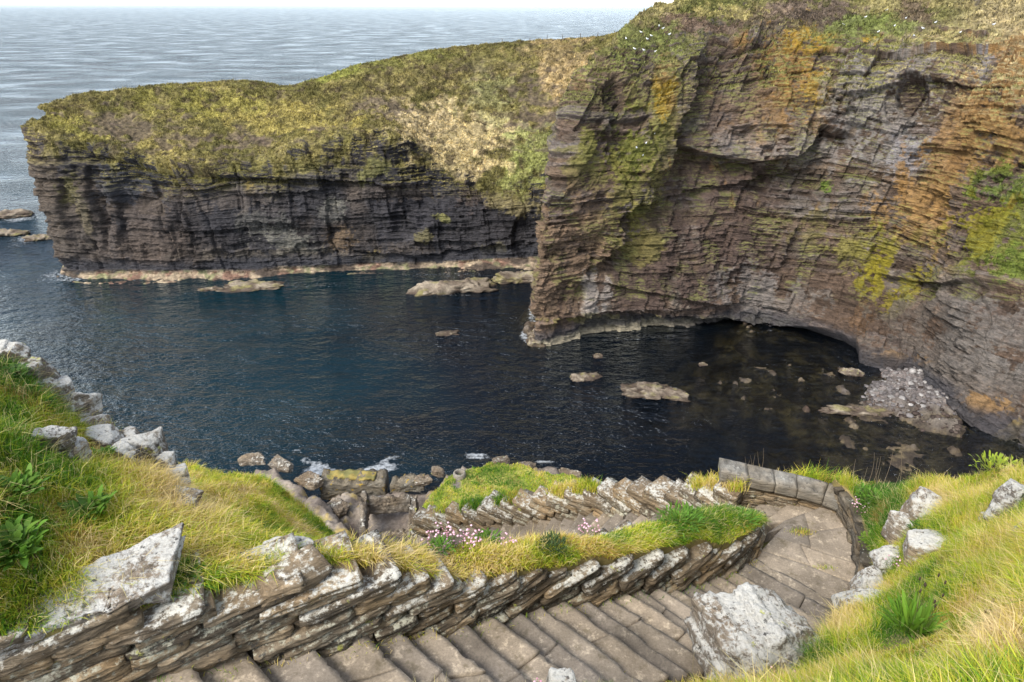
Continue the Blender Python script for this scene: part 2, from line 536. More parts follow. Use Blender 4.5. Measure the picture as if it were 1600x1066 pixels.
feat -= 2.6 * sstep(0.35, 0.6, blob(px, py, 1425, 150, 26, 40))
feat -= 1.8 * sstep(0.35, 0.6, blob(px, py, 952, 165, 16, 42))
feat -= 2.0 * sstep(0.35, 0.6, blob(px, py, 1395, 165, 14, 30))
# sea cave and the undercut to its right
cv = inpoly(px + wob * 0.25, py + wob * 0.25, [(1090,522),(1150,517),(1210,512),(1265,513),(1312,521),(1336,534),(1342,556),(1336,600),(1180,570),(1060,545)])
cave = cv.astype(float)
for _ in range(3):
    cave = (cave + np.roll(cave, 1, 0) + np.roll(cave, -1, 0) + np.roll(cave, 1, 1) + np.roll(cave, -1, 1)) / 5
feat -= 8.0 * cave * sstep(1040, 1220, px)
# buttress on the far right standing nearer
dR, sR = dist_poly(px + wob, py, [(1640,215),(1560,270),(1510,330),(1450,400),(1385,480)])
tR, tsR = dist_poly(np.array([1600.]), np.array([400.]), [(1640,215),(1560,270),(1510,330),(1450,400),(1385,480)])
feat += np.where(sR == tsR[0], 2.2 * sstep(0, 60, dR) * (1 - 0.5 * sstep(60, 200, dR)), -0.8 * np.exp(-dR / 40.)) * sstep(200, 300, py)
# steep diagonal joints
jt = (S * 0.9 + P[..., 2] * 0.42 + 2.5 * fbm(P, 8, 3, 31)) / 6.5
ft = np.abs(jt - np.round(jt)) * 6.5
jn = _h(np.round(jt), np.zeros_like(jt), np.zeros_like(jt), 9)
feat += -0.45 * np.exp(-(ft / 0.25) ** 2) * (jn > 0.55) * sstep(-0.1, 0.3, fbm(P, 6, 3, 33)) + 0.9 * (_h(np.floor(jt), np.zeros_like(jt), np.zeros_like(jt), 19) - 0.5)
feat += 1.6 * fbm(P, 14, 3, 77)
calm = 1 - 0.25 * sstep(1420, 1520, px) * sstep(480, 560, py)
topd = (0.9 * fbm(P, 3.5, 6, 41) + 0.45 * fbm(P, 0.8, 3, 42))
trc = P[..., 2] / 1.1 + 1.1 * fbm(P, 5, 3, 45)
topd = topd + 0.5 * ((trc - np.floor(trc)) - 0.5)
D = d * face * calm + feat * face + topd * (1 - face)
base_fade = sstep(0.0, 0.12, VV)
P2 = P + nrm * (D * (0.3 + 0.7 * base_fade))[..., None]
# fine roughness
P2 = P2 + nrm * (0.10 * fbm(P, 0.5, 3, 43))[..., None]
px2, py2 = proj(P2)
nzl = fbm(P, 2.6, 5, 201); nzs = fbm(P, 0.7, 4, 202); nzb = fbm(P * np.array([1, 1, 0.35]), 2.2, 5, 205); nzv = fbm(P * np.array([1, 1, 0.12]), 0.9, 4, 203)
brown = np.array([0.150, 0.106, 0.080]); grey = np.array([0.195, 0.168, 0.145]); dark = np.array([0.060, 0.048, 0.044]); slate = np.array([0.105, 0.100, 0.108])
col = lerp(brown, grey, sstep(-0.25, 0.5, fbm(P, 7, 4, 210) + hm - 0.1)[..., None])
col = lerp(col, np.array([0.21, 0.150, 0.105]), (sstep(0.5, 0.9, rr) * 0.6)[..., None])
col = lerp(col, slate, (sstep(0.6, 0.95, rr2) * 0.5)[..., None])
col = col * (0.48 + 0.75 * rr2 + 0.5 * hm)[..., None]
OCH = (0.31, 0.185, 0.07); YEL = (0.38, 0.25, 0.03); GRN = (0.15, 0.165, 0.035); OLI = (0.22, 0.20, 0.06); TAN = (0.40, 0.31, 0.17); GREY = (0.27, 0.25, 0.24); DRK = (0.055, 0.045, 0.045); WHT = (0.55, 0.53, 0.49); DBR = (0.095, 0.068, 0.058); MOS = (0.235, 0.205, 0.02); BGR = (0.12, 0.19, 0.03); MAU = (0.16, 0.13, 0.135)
pat = [
 (1000,280,60,190,22,OLI,0.75,0.50), (975,240,70,60,0,GRN,0.85,0.55), (930,255,60,60,0,OLI,0.6,0.55), (985,340,32,40,0,OLI,0.9,0.5),
 (1130,330,130,110,-40,DBR,0.75,0.45), (1050,420,150,60,-10,DBR,0.8,0.45), (1150,400,110,70,0,DBR,0.7,0.5), (1000,440,120,50,0,DBR,0.6,0.5),  # DBR darkens the recess below the overhang: its shade painted as colour
 (870,420,60,110,10,(0.22,0.155,0.105),0.7,0.4), (920,350,45,70,15,(0.21,0.145,0.10),0.5,0.4),
 (1240,95,75,75,0,OCH,0.75,0.55), (1255,60,50,40,0,YEL,0.8,0.62), (1040,130,24,50,0,YEL,0.9,0.58), (1210,150,60,90,20,OCH,0.55,0.6), (1160,180,60,60,0,OCH,0.35,0.6), (1280,135,40,45,0,YEL,0.6,0.66), (1365,62,22,12,0,YEL,1,0.5), (1470,62,60,12,0,OCH,0.7,0.5),
 (1400,170,85,100,15,GREY,0.8,0.42), (1340,165,50,80,0,GREY,0.7,0.45), (1430,245,40,50,20,(0.27,0.26,0.28),0.8,0.45), (1540,100,20,50,15,(0.22,0.21,0.225),0.9,0.4), (1270,250,60,40,0,GREY,0.5,0.5), (1150,225,70,30,0,GREY,0.5,0.55), (1425,150,26,34,0,(0.10,0.065,0.05),0.8,0.4),  # last patch paints the shade inside the carved block recess
 (1580,120,50,130,18,OCH,0.75,0.48), (1510,200,60,140,30,OCH,0.65,0.58), (1450,290,50,90,30,OCH,0.6,0.60), (1430,350,70,60,0,(0.34,0.21,0.085),0.7,0.5), (1580,230,60,50,0,(0.32,0.20,0.08),0.7,0.45),
 (1370,410,40,55,15,MOS,0.95,0.48), (1420,440,26,50,20,MOS,0.8,0.5), (1330,400,45,30,0,OLI,0.7,0.5), (1390,475,26,30,0,MOS,0.7,0.55), (1345,500,30,30,0,(0.14,0.085,0.045),0.6,0.5), (1370,380,100,30,0,OLI,0.5,0.6),
 (1580,370,75,70,-20,GRN,0.9,0.42), (1560,300,60,40,-30,BGR,0.75,0.5), (1590,410,50,30,0,BGR,0.6,0.5), (1540,345,60,40,-40,MOS,0.7,0.55), (1290,290,16,10,0,BGR,0.9,0.4), (1260,370,40,40,0,OLI,0.4,0.6),
 (1480,560,120,70,20,(0.15,0.135,0.125),0.7,0.40), (1500,520,60,30,20,(0.10,0.085,0.075),0.6,0.5), (1420,510,60,40,10,(0.12,0.10,0.085),0.6,0.5), (1590,600,40,60,0,(0.10,0.09,0.085),0.6,0.5), (1540,600,60,90,0,(0.16,0.14,0.125),0.6,0.4), (1570,520,80,60,0,(0.19,0.175,0.165),0.6,0.45), (1400,600,80,20,10,(0.09,0.085,0.095),0.85,0.4), (1400,560,40,14,0,OCH,0.5,0.55),  # the dark flat band at the cliff foot is painted shadow
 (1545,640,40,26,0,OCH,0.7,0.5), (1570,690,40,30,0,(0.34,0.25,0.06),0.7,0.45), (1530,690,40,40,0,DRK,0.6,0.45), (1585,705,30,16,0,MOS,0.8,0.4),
 (920,465,14,40,5,(0.36,0.33,0.31),0.8,0.62), (945,470,10,30,5,(0.36,0.33,0.31),0.7,0.62), (1170,455,50,40,0,GREY,0.5,0.58), (960,500,120,8,0,OLI,0.6,0.5), (1120,500,120,8,0,OLI,0.5,0.55), (1000,385,30,26,0,OLI,0.6,0.55), (1230,470,60,30,0,(0.2,0.185,0.175),0.5,0.5),
 (1040,90,60,30,0,MAU,0.5,0.5), (1140,150,60,60,0,(0.16,0.125,0.115),0.6,0.5), (1090,150,30,50,20,DBR,0.7,0.5), (952,165,16,42,0,DRK,0.7,0.4), (940,110,40,30,0,(0.23,0.175,0.12),0.6,0.4),  # DRK fills the carved recess and DBR the overhang's edge: painted shade
]
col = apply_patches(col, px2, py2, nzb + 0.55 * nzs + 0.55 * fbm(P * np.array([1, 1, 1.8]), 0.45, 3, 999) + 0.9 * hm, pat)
col = lerp(col, np.array([0.34, 0.195, 0.06]), (sstep(0.32, 0.5, nzb) * 0.3 * (py2 < 330) * face)[..., None])
# rain streaks below the ledges and pale guano
col = col * (1 + 0.22 * nzv)[..., None]
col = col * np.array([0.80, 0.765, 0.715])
# grass turning over the top
up = np.clip(grid_normals(P2)[..., 2] * np.sign(grid_normals(P2)[400, -10, 2]), -1, 1)
gm = sstep(0.35, 0.7, up + 0.35 * nzl) * sstep(-18, -9, P2[..., 2] - CAMZ)
topm = np.maximum(gm * 0.9, (1 - face) * sstep(0.1, 0.5, up + 0.4 * nzl))
grass = lerp(np.array([0.15, 0.15, 0.045]), np.array([0.30, 0.255, 0.11]), sstep(-0.3, 0.4, fbm(P, 5, 4, 220))[..., None])
grass = lerp(grass, np.array([0.42, 0.33, 0.19]), (sstep(1440, 1560, px2) * 0.7)[..., None])
grass = apply_patches(grass, px2, py2, nzl + 0.5 * nzs, [(1090,38,90,16,5,(0.17,0.115,0.085),0.95,0.45),(1265,24,80,26,0,(0.13,0.095,0.075),0.95,0.45),(1430,22,30,26,0,(0.14,0.10,0.07),0.9,0.45),(1180,30,60,20,0,(0.16,0.115,0.085),0.8,0.5),(1360,45,60,20,0,(0.16,0.19,0.05),0.8,0.45),(1010,70,50,40,0,(0.15,0.165,0.05),0.8,0.45),(1130,20,60,14,0,(0.33,0.28,0.11),0.8,0.5)])
grass = grass * np.clip(0.85 + 0.9 * nzs + 0.3 * nzl, 0.3, 1.8)[..., None]
col = lerp(col, grass, topm[..., None])
# green growth on ledges facing up
ledge = sstep(0.45, 0.75, up + 0.25 * nzs) * face * sstep(0.15, 0.5, nzl + 0.25) * (py2 < 470)
col = lerp(col, np.array([0.16, 0.165, 0.045]), (0.55 * ledge)[..., None])
# tide mark
hz = P2[..., 2] + 0.5 * nzs
col = lerp(col, np.array([0.050, 0.048, 0.052]), (0.85 * (1 - sstep(1.6, 3.4, hz)))[..., None])
col = lerp(col, np.array([0.30, 0.26, 0.18]), (0.75 * (1 - sstep(0.5, 1.2, hz)) * sstep(830, 850, px2) * (1 - sstep(1000, 1120, px2)))[..., None])
nu, nv = P2.shape[:2]
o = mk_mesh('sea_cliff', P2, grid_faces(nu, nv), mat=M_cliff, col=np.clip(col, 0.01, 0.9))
tag(o, kind='structure')
RC_P, RC_px, RC_py, RC_up = P2, px2, py2, up
RC_col, RC_tm = col.copy(), np.maximum(topm, 0.7 * (col[..., 1] > col[..., 0] * 1.0)) * (py2 < 480) * (py2 > -20)

# ============================================================ HEADLAND
HC = [
 [w_(-78,190,-52), w_(-80,188,-46), w_(-80,186,-36), w_(-80,183,-24), w_(-76,180,-18), w_(-70,176,-16), w_(-66,172,-16), w_(-60,176,-22)],
 [w_(-97,160,-52), w_(-98,159,-48), w_(-97,158,-36), w_(-95,156,-22), w_(-91,157,-19), w_(-86,158,-17.5), w_(-80,160,-16.5), w_(-76,168,-24)],
 [c_(88,432,134), c_(98,420,137), c_(62,310,138.5), c_(33,200,141), c_(60,184,146), c_(75,178,150), c_(80,172,154), w_(-84,170,-30)],
 [c_(200,446,129), c_(200,426,134), c_(185,330,136), c_(150,235,138), c_(150,200,146), c_(150,172,154), c_(150,150,161), w_(-70,185,-30)],
 [c_(300,442,130.5), c_(300,426,134), c_(290,340,136), c_(275,266,138), c_(268,215,146), c_(265,170,157), c_(262,136,168), w_(-58,195,-30)],
 [c_(400,470,125), c_(400,423,135.5), c_(395,340,138), c_(388,262,140), c_(385,215,148), c_(385,170,158), c_(380,127,172), w_(-45,200,-30)],
 [c_(500,434,133.5), c_(500,418,138), c_(495,330,139.5), c_(490,235,142), c_(485,200,150), c_(478,168,159), c_(466,134,172), w_(-32,202,-30)],
 [c_(600,427,135.5), c_(600,414,139.5), c_(600,330,141), c_(592,215,144), c_(582,180,152), c_(572,145,162), c_(560,106,176), w_(-22,205,-30)],
 [c_(700,423,136), c_(700,411,141), c_(703,345,142.5), c_(698,275,146), c_(690,225,154), c_(680,160,167), c_(672,81,184), w_(-12,215,-30)],
 [c_(780,420,137), c_(780,406,141.5), c_(780,350,143), c_(776,292,147), c_(780,240,155), c_(782,160,171), c_(792,67,192), w_(2,225,-30)],
 [c_(850,417,138), c_(850,402,142), c_(850,350,144), c_(856,295,148), c_(870,230,155), c_(885,150,168), c_(935,58,190), w_(18,222,-25)],
 [c_(920,417,138), c_(920,402,142), c_(920,350,144), c_(930,280,149), c_(950,200,156), c_(980,110,166), c_(1010,35,180), w_(34,210,-20)],
]
for k_ in (0, 1):
    for r_ in range(3, 8): HC[k_][r_][2] -= 5.0
HC = [[(p_ - np.array([0, 0, CAMZ])) * (0.972 if r_ else 0.978) + np.array([0, 0, CAMZ]) for r_, p_ in enumerate(colm)] for colm in HC]
for colm in HC:
    colm[0][2] = min(colm[0][2], -0.35)
tu = np.append(seq([(0, 1, 20), (1, 2, 60), (2, 10, 600), (10, 11, 40)]), 11.0)
tv = np.append(seq([(0, 1, 50), (1, 3, 230), (3, 4, 80), (4, 6, 150), (6, 7, 20)]), 7.0)
P = loft(HC, tu, tv)
nrm = grid_normals(P)
if (nrm[300, 150] * (P[300, 150] - np.array([0, 0, CAMZ]))).sum() > 0: nrm = -nrm
mid = P[:, 150]
S = np.concatenate([[0], np.cumsum(np.linalg.norm(np.diff(mid[:, :2], axis=0), axis=1))])[:, None] + np.zeros(P.shape[:2])
px, py = proj(P)
VV = np.broadcast_to(tv[None], P.shape[:2])
d, bco, rr, rr2, hm = strata_disp(S, P[..., 2], P, 1.0, 300, -0.12)
rimw = 0.35 * fbm(P, 6, 4, 310)
face = sstep(0.95, 1.08, VV) * (1 - sstep(2.95 + 0, 3.5, VV + rimw))
shelf = 1 - sstep(0.9, 1.02, VV)
wob = fbm(P, 6, 4, 8) * 22
feat = np.zeros(P.shape[:2])
feat += overhang([(255,250),(330,275),(420,278),(500,282),(560,288),(620,292)], 2.0, 26)
feat += overhang([(150,240),(200,250),(260,262),(292,280)], 1.4, 30)
feat += overhang([(300,300),(400,302),(520,300)], 0.8, 20)
feat += overhang([(560,395),(640,400),(720,392),(800,385)], 1.8, 16)
# corner where the tip face meets the long face
dC, sC = dist_poly(px + wob * 0.5, py, [(255,225),(272,290),(290,360),(312,430)])
tC, tsC = dist_poly(np.array([350.]), np.array([350.]), [(255,225),(272,290),(290,360),(312,430)])
feat += np.where(sC == tsC[0], 0.6 * np.exp(-dC / 30.), -1.9 * np.exp(-dC / 26.)) * sstep(230, 260, py)
for (x, y, rx, ry, rot, a) in [(110,330,14,60,-14,-1.2),(155,310,12,80,-14,-1.4),(215,300,40,30,0,-1.6),(640,330,30,50,0,-1.3),(820,370,20,40,0,-2.0),(700,385,60,10,0,-1.2),(870,190,14,50,30,-2.0),(830,180,12,40,20,-1.5),(180,330,10,60,-14,1.2),(560,380,40,30,0,0.9)]:
    feat += a * sstep(0.3, 0.65, blob(px + wob * 0.5, py, x, y, rx, ry, rot))
jt = (S + 0.22 * P[..., 2] + 2.0 * fbm(P, 8, 3, 331)) / 8.0
ft = np.abs(jt - np.round(jt)) * 8
feat += -0.4 * np.exp(-(ft / 0.25) ** 2) * sstep(-0.1, 0.3, fbm(P, 6, 3, 333)) + 1.1 * (_h(np.floor(jt), np.zeros_like(jt), np.zeros_like(jt), 39) - 0.5) + 1.1 * fbm(P, 11, 3, 340)
topd = 0.8 * fbm(P, 7, 4, 341) + 0.75 * fbm(P, 1.8, 5, 342) + 0.22 * fbm(P, 0.5, 2, 349) - 0.5 * np.abs(fbm(P * np.array([0.5, 1, 1]), 2.2, 3, 343))
# crags breaking through the turf
crag = sstep(0.0, 0.4, 0.6 * fbm(P * np.array([0.8, 1, 1.6]), 5, 5, 350) + 0.8 * fbm(P * np.array([0.7, 1, 1.6]), 1.6, 4, 354) + 0.55 * (blob(px, py, 590, 165, 60, 40) + blob(px, py, 380, 215, 160, 22) + blob(px, py, 720, 100, 60, 26) + blob(px, py, 850, 130, 60, 40) + blob(px, py, 170, 190, 60, 30) + blob(px, py, 840, 195, 50, 40, 30) + 0.7 * blob(px, py, 230, 210, 90, 30)) - 0.33) * sstep(3.0, 3.4, VV) * (1 - sstep(5.2, 5.8, VV))
trc = P[..., 2] / 0.95 + 1.2 * fbm(P, 5, 3, 352)
topd = topd + 0.42 * ((trc - np.floor(trc)) - 0.5) * sstep(-0.3, 0.2, fbm(P, 6, 3, 353))
topd = topd - 0.8 * crag * (0.5 + 0.6 * fbm(P, 1.5, 3, 351))
shd = 0.7 * fbm(P, 4, 4, 360) + 0.35 * fbm(P, 1.0, 4, 361)
top = (1 - face) * (1 - shelf)
skyf = 1 - 0.6 * sstep(5.4, 5.95, VV)
D = (d * 0.9 + feat) * face + topd * top * skyf + shd * shelf * sstep(0, 0.1, VV)
P2 = P + nrm * D[..., None] + nrm * (0.09 * fbm(P, 0.5, 3, 344))[..., None]
px2, py2 = proj(P2)
nz = fbm(P, 2.6, 5, 401); nzs = fbm(P, 0.75, 4, 402); nzv = fbm(P * np.array([1, 1, 0.12]), 0.9, 4, 403); nzb = fbm(P * np.array([1, 1, 0.4]), 2.2, 5, 405)
brown = np.array([0.170, 0.130, 0.100]); slate = np.array([0.105, 0.095, 0.095]); dk = np.array([0.060, 0.054, 0.055])
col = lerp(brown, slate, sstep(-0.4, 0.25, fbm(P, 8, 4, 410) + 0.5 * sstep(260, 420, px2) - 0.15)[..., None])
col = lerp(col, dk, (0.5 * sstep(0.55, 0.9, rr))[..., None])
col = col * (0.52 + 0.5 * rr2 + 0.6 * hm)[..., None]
LB = (0.19, 0.145, 0.105); PALE = (0.30, 0.275, 0.215)
pat = [
 (75,300,40,120,-15,LB,0.7,0.45),(140,360,50,80,-10,(0.155,0.125,0.10),0.7,0.45),(205,370,70,60,0,(0.165,0.128,0.105),0.75,0.45),(240,390,60,40,0,(0.17,0.125,0.095),0.6,0.5),
 (110,290,20,30,-14,(0.20,0.175,0.06),0.7,0.55),(130,330,10,50,-14,(0.26,0.21,0.12),0.6,0.55),(180,290,50,30,0,(0.10,0.098,0.105),0.7,0.45),(220,280,60,30,0,(0.09,0.09,0.098),0.7,0.5),
 (430,365,60,30,20,PALE,0.75,0.56),(520,318,22,26,0,PALE,0.85,0.50),(390,292,8,14,0,(0.36,0.25,0.08),0.9,0.5),(535,375,28,22,0,(0.23,0.155,0.09),0.8,0.45),(470,390,50,14,0,PALE,0.4,0.6),(640,390,60,18,0,LB,0.5,0.55),(560,400,60,12,0,LB,0.5,0.5),
 (400,330,120,40,0,(0.075,0.070,0.073),0.6,0.5),(660,330,90,60,0,(0.078,0.072,0.078),0.6,0.5),(780,350,70,50,0,(0.075,0.066,0.066),0.6,0.5),(350,310,60,20,0,(0.19,0.15,0.12),0.6,0.5),(600,300,90,14,0,(0.17,0.13,0.10),0.6,0.5),(440,400,140,12,0,(0.19,0.155,0.115),0.6,0.5),(740,300,40,30,0,(0.16,0.115,0.09),0.6,0.5),(330,240,100,26,0,(0.13,0.10,0.085),0.6,0.45),(470,270,100,12,0,(0.19,0.165,0.14),0.6,0.5),(560,240,70,30,0,(0.085,0.07,0.065),0.6,0.45),
 (480,255,20,16,0,(0.24,0.22,0.07),0.6,0.5),(585,265,26,16,-30,(0.26,0.24,0.08),0.8,0.5),(690,340,12,6,20,(0.36,0.33,0.12),0.9,0.4),(660,370,16,10,0,(0.25,0.21,0.09),0.7,0.5),(800,315,50,18,20,(0.35,0.28,0.13),0.8,0.45),(580,400,20,8,0,(0.4,0.29,0.08),0.6,0.5),(770,390,30,12,0,(0.2,0.17,0.09),0.6,0.5),
]
col = apply_patches(col, px2, py2, nzb + 0.55 * nzs + 0.55 * fbm(P * np.array([1, 1, 1.8]), 0.45, 3, 999) + 0.9 * hm, pat)
col = col * (1 + 0.25 * nzv)[..., None]
# turf
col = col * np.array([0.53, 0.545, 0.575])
gr = lerp(np.array([0.145, 0.128, 0.042]), np.array([0.235, 0.195, 0.072]), sstep(-0.35, 0.35, fbm(P, 5, 4, 420))[..., None])
gp = [(720,200,110,55,15,(0.46,0.37,0.20),0.95,0.42),(660,195,60,40,0,(0.50,0.40,0.23),0.8,0.5),(880,110,60,60,20,(0.40,0.29,0.15),0.8,0.45),(760,150,50,50,0,(0.27,0.26,0.12),0.6,0.5),(840,240,50,50,0,(0.25,0.26,0.09),0.85,0.45),(820,270,40,40,0,(0.24,0.25,0.08),0.7,0.45),
      (720,250,70,30,0,(0.45,0.36,0.19),0.8,0.5),(540,105,60,14,-25,(0.21,0.215,0.05),0.85,0.4),(640,95,80,14,-10,(0.19,0.19,0.05),0.6,0.45),(430,180,140,26,5,(0.33,0.27,0.085),0.7,0.45),(300,160,120,20,0,(0.22,0.20,0.05),0.6,0.45),(250,235,60,30,20,(0.32,0.26,0.09),0.6,0.5),(130,200,70,16,20,(0.26,0.23,0.06),0.6,0.45),(640,130,110,30,-10,(0.20,0.165,0.065),0.6,0.45),(860,80,70,22,0,(0.20,0.155,0.07),0.6,0.5)]
gr = apply_patches(gr, px2, py2, nz, gp)
gr = lerp(gr, np.array([0.10, 0.075, 0.045]), (0.75 * sstep(0.18, 0.42, fbm(P * np.array([0.7, 1, 1.5]), 1.5, 4, 421)))[..., None])
gr = gr * np.clip(1 + 0.8 * nzs + 0.3 * nz, 0.3, 2.0)[..., None]
rockc = np.array([0.135, 0.098, 0.078]) * (0.8 + 0.5 * nzs)[..., None]
gr = lerp(gr, rockc, (crag * 0.75)[..., None])
nup = grid_normals(P2); nup = nup * np.sign(nup[300, 400, 2]); up = nup[..., 2]
tm = np.clip((1 - face) * (1 - shelf) * sstep(0.12, 0.45, up + 0.25 * nz), 0, 1)
tm = np.maximum(tm, sstep(0.5, 0.8, up + 0.2 * nz) * sstep(2.3, 2.9, VV + rimw))
# tongues of turf hanging over the rim
tong = sstep(0.05, 0.3, nzb + 0.45 * (VV - 2.9) + 0.05) * sstep(2.45, 2.8, VV) * (1 - shelf)
tm = np.maximum(tm, tong * 0.9)
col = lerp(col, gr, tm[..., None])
# tide band and shelf
hz = P2[..., 2] + 0.5 * nzs
band = (1 - sstep(2.2, 4.2, hz)) * (1 - shelf)
col = lerp(col, np.array([0.038, 0.038, 0.044]), (0.85 * band)[..., None])
shc = lerp(np.array([0.34, 0.265, 0.18]), np.array([0.20, 0.12, 0.085]), sstep(-0.1, 0.35, nz)[..., None])
shc = lerp(shc, np.array([0.22, 0.21, 0.11]), sstep(0.1, 0.4, fbm(P, 1.7, 4, 430))[..., None]) * (1 + 0.4 * nzs)[..., None]
lip = np.maximum(shelf, (1 - sstep(1.0, 1.10, VV)))
shc = lerp(shc, np.array([0.085, 0.065, 0.05]), sstep(-0.05, 0.3, fbm(P * np.array([0.6, 1, 1]), 3.0, 4, 433))[..., None])
col = lerp(col, shc, (lip * sstep(-0.45, 0.0, nz + 0.25 * nzs + 0.6 * shelf))[..., None])
col = lerp(col, np.array([0.06, 0.045, 0.035]), (0.85 * (1 - sstep(-0.25, 0.25, hz)))[..., None])
nu, nv = P2.shape[:2]
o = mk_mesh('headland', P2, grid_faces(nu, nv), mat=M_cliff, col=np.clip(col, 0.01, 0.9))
tag(o, kind='structure')
HD_P, HD_px, HD_py = P2, px2, py2
HD_col, HD_tm = col.copy(), tm * (1 - crag) * (tv[None] < 6.02) * (tu[:, None] > 1.5)

# ============================================================ SHORE / SEABED heightfield
gx = np.arange(-60, 92, 0.3); gy = np.arange(24, 118, 0.3)
X, Y = np.meshgrid(gx, gy, indexing='ij')
XY0 = np.stack([X, Y, np.zeros_like(X)], -1)
spx, spy = proj(np.stack([X, Y, np.full_like(X, 0.0)], -1))
H = -7 + 1.2 * fbm(XY0, 9, 4, 500)
def wpoly(pts, z):
    return [tuple(atz(a, b, z - CAMZ)[:2]) for a, b in pts]
def plateau(pts, z, ramp_w, rough=0.0, seed=0):
    """height raised to z inside a world polygon, falling away over ramp_w"""
    global H
    wx = X + 1.6 * fbm(XY0, 4, 4, seed + 5); wy = Y + 1.6 * fbm(XY0, 4, 4, seed + 9)
    ins = inpoly(wx, wy, pts)
    dp, _ = dist_poly(wx, wy, pts + [pts[0]])
    sd = np.where(ins, dp, -dp)
    k = sstep(-ramp_w, 0.3 * ramp_w, sd)
    H = np.maximum(H, lerp(-8, z, k) + rough * (fbm(XY0, 2.5, 5, seed) + 0.5 * np.abs(fbm(XY0, 0.9, 3, seed + 2))) * sstep(-ramp_w * 1.2, -ramp_w * 0.2, sd))
    return sd
# rocky foot of the platform
b1 = wpoly([(505,742),(560,735),(640,735),(700,722),(745,716),(800,722),(870,728),(930,742),(1000,760)], 4.5) + [(14, 40), (-14, 30), (-22, 40)]
sdr = plateau(b1, 2.0, 5, 1.2, 520)
b1c = wpoly([(690,726),(745,716),(800,722),(870,728),(930,742),(1000,760)], 4.5) + [(14, 40), (-6, 44)]
plateau(b1c, 4.2, 4, 1.3, 522)
b2 = wpoly([(652,790),(668,768),(682,752),(700,738),(730,727),(770,724),(850,732),(905,742),(960,760)], 6.2) + [(13, 40), (-10, 34), (-11, 44)]
sdg = plateau(b2, 6.2, 1.6, 0.10, 540)
# outcrop on the left running out to sea
b3 = wpoly([(372,712),(420,708),(440,716),(480,742),(520,770),(560,800),(540,830),(480,800),(420,750)], 6.0)
sdo = plateau(b3, 4.0, 2.5, 1.5, 560)
b3b = wpoly([(440,742),(505,738),(560,748),(640,760),(620,800),(560,810),(520,790)], 3.0)

# beach at the head of the inlet on the right
b4 = wpoly([(1372,590),(1400,572),(1450,570),(1520,610),(1548,655),(1500,684),(1430,664),(1372,638),(1345,610)], 0.4) + []
sdb = plateau(b4, 0.9, 9, 1.0, 580)
# drying reefs and the shallow floor of the inlet
b5 = wpoly([(1090,590),(1180,560),(1300,560),(1380,600),(1500,660),(1560,640),(1620,700),(1620,780),(1480,780),(1330,720),(1240,680),(1160,640)], 0.0)
plateau(b5, -0.45, 12, 1.3, 590)
b6 = wpoly([(1250,640),(1330,628),(1400,640),(1395,664),(1290,668)], 0.0)
plateau(b6, 0.15, 2.5, 0.5, 600)
b8 = wpoly([(820,470),(850,470),(860,545),(830,548),(812,520)], 0.0)
plateau(b8, 0.1, 4, 0.9, 615)
shf = sstep(1380, 1420, spx) * sstep(640, 672, spy)
H = H + shf * sstep(-6, 0, sdb) * (1.1 * fbm(XY0, 2.5, 5, 618) + 0.5 * np.abs(fbm(XY0, 1.0, 3, 619)) - 0.3)
H = np.where((spx > 880), np.maximum(H, -7 * (1 - sstep(890, 1090, spx + 30 * fbm(XY0, 5, 3, 621))) + -1.7 + 3.0 * fbm(XY0, 5, 6, 620) - 2.5 * sstep(640, 720, spy) * (1 - sstep(1100, 1250, spx))), H)
tq = (H + 0.06 * X + 0.35 * fbm(XY0, 3.5, 4, 625)) / 0.75
Hq = (np.floor(tq) + sstep(0.55, 1.0, tq - np.floor(tq))) * 0.75 - 0.06 * X - 0.35 * fbm(XY0, 3.5, 4, 625)
H = np.where((H > -0.8) & ~((sdg > -0.4)) & ~((sdb > -3) & (spy < 640) & (spx > 1300)), lerp(H, Hq, 0.85), H)
Pg = np.stack([X, Y, H], -1)
Pg = Pg + np.stack([np.zeros_like(H), np.zeros_like(H), 0.12 * fbm(XY0, 0.7, 3, 630) * (H > -1)], -1)
n1 = fbm(XY0, 2.0, 5, 640); n2 = fbm(XY0, 0.8, 4, 641); n3 = fbm(XY0, 6, 4, 642)
slope = np.hypot(*np.gradient(H, 0.3))
sc = lerp(np.array([0.13, 0.105, 0.085]), np.array([0.24, 0.20, 0.16]), sstep(-0.3, 0.4, n1)[..., None])
sc = lerp(sc, np.array([0.085, 0.05, 0.04]), (sstep(0.0, 0.4, n3) * (H < 2.2))[..., None])
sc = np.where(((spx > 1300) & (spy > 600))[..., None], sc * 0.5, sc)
sc = lerp(sc, np.array([0.33, 0.24, 0.06]), (0.7 * sstep(0.25, 0.5, n2) * (H > 2.5))[..., None])
ondeep = 1 - sstep(-0.6, 0.1, H)
weed = lerp(np.array([0.045, 0.030, 0.018]), np.array([0.20, 0.145, 0.08]), sstep(-0.2, 0.4, n1)[..., None])
sc = lerp(sc, weed, ondeep[..., None])
isb = sstep(-4, 0, sdb) * (1 - sstep(628, 668, spy + 25 * n1)) * sstep(-0.5, -0.2, n3 + 0.3)
sc = lerp(sc, np.array([0.14, 0.12, 0.11]) * (1 + 0.6 * n2[..., None]), (isb * (H > 0.25) * 0.85)[..., None])
wetm = (1 - sstep(0.3, 0.9, H + 0.4 * n2)) * (1 - isb)
sc = lerp(sc, lerp(np.array([0.030, 0.022, 0.015]), np.array([0.10, 0.075, 0.04]), sstep(-0.2, 0.4, n2)[..., None]), (0.85 * wetm * (H > -0.6))[..., None])
isg = sstep(-0.5, 0.3, sdg + 0.6 * n2) * (slope < 1.2)
turf = lerp(np.array([0.17, 0.19, 0.035]), np.array([0.26, 0.24, 0.06]), sstep(-0.3, 0.4, n1)[..., None])
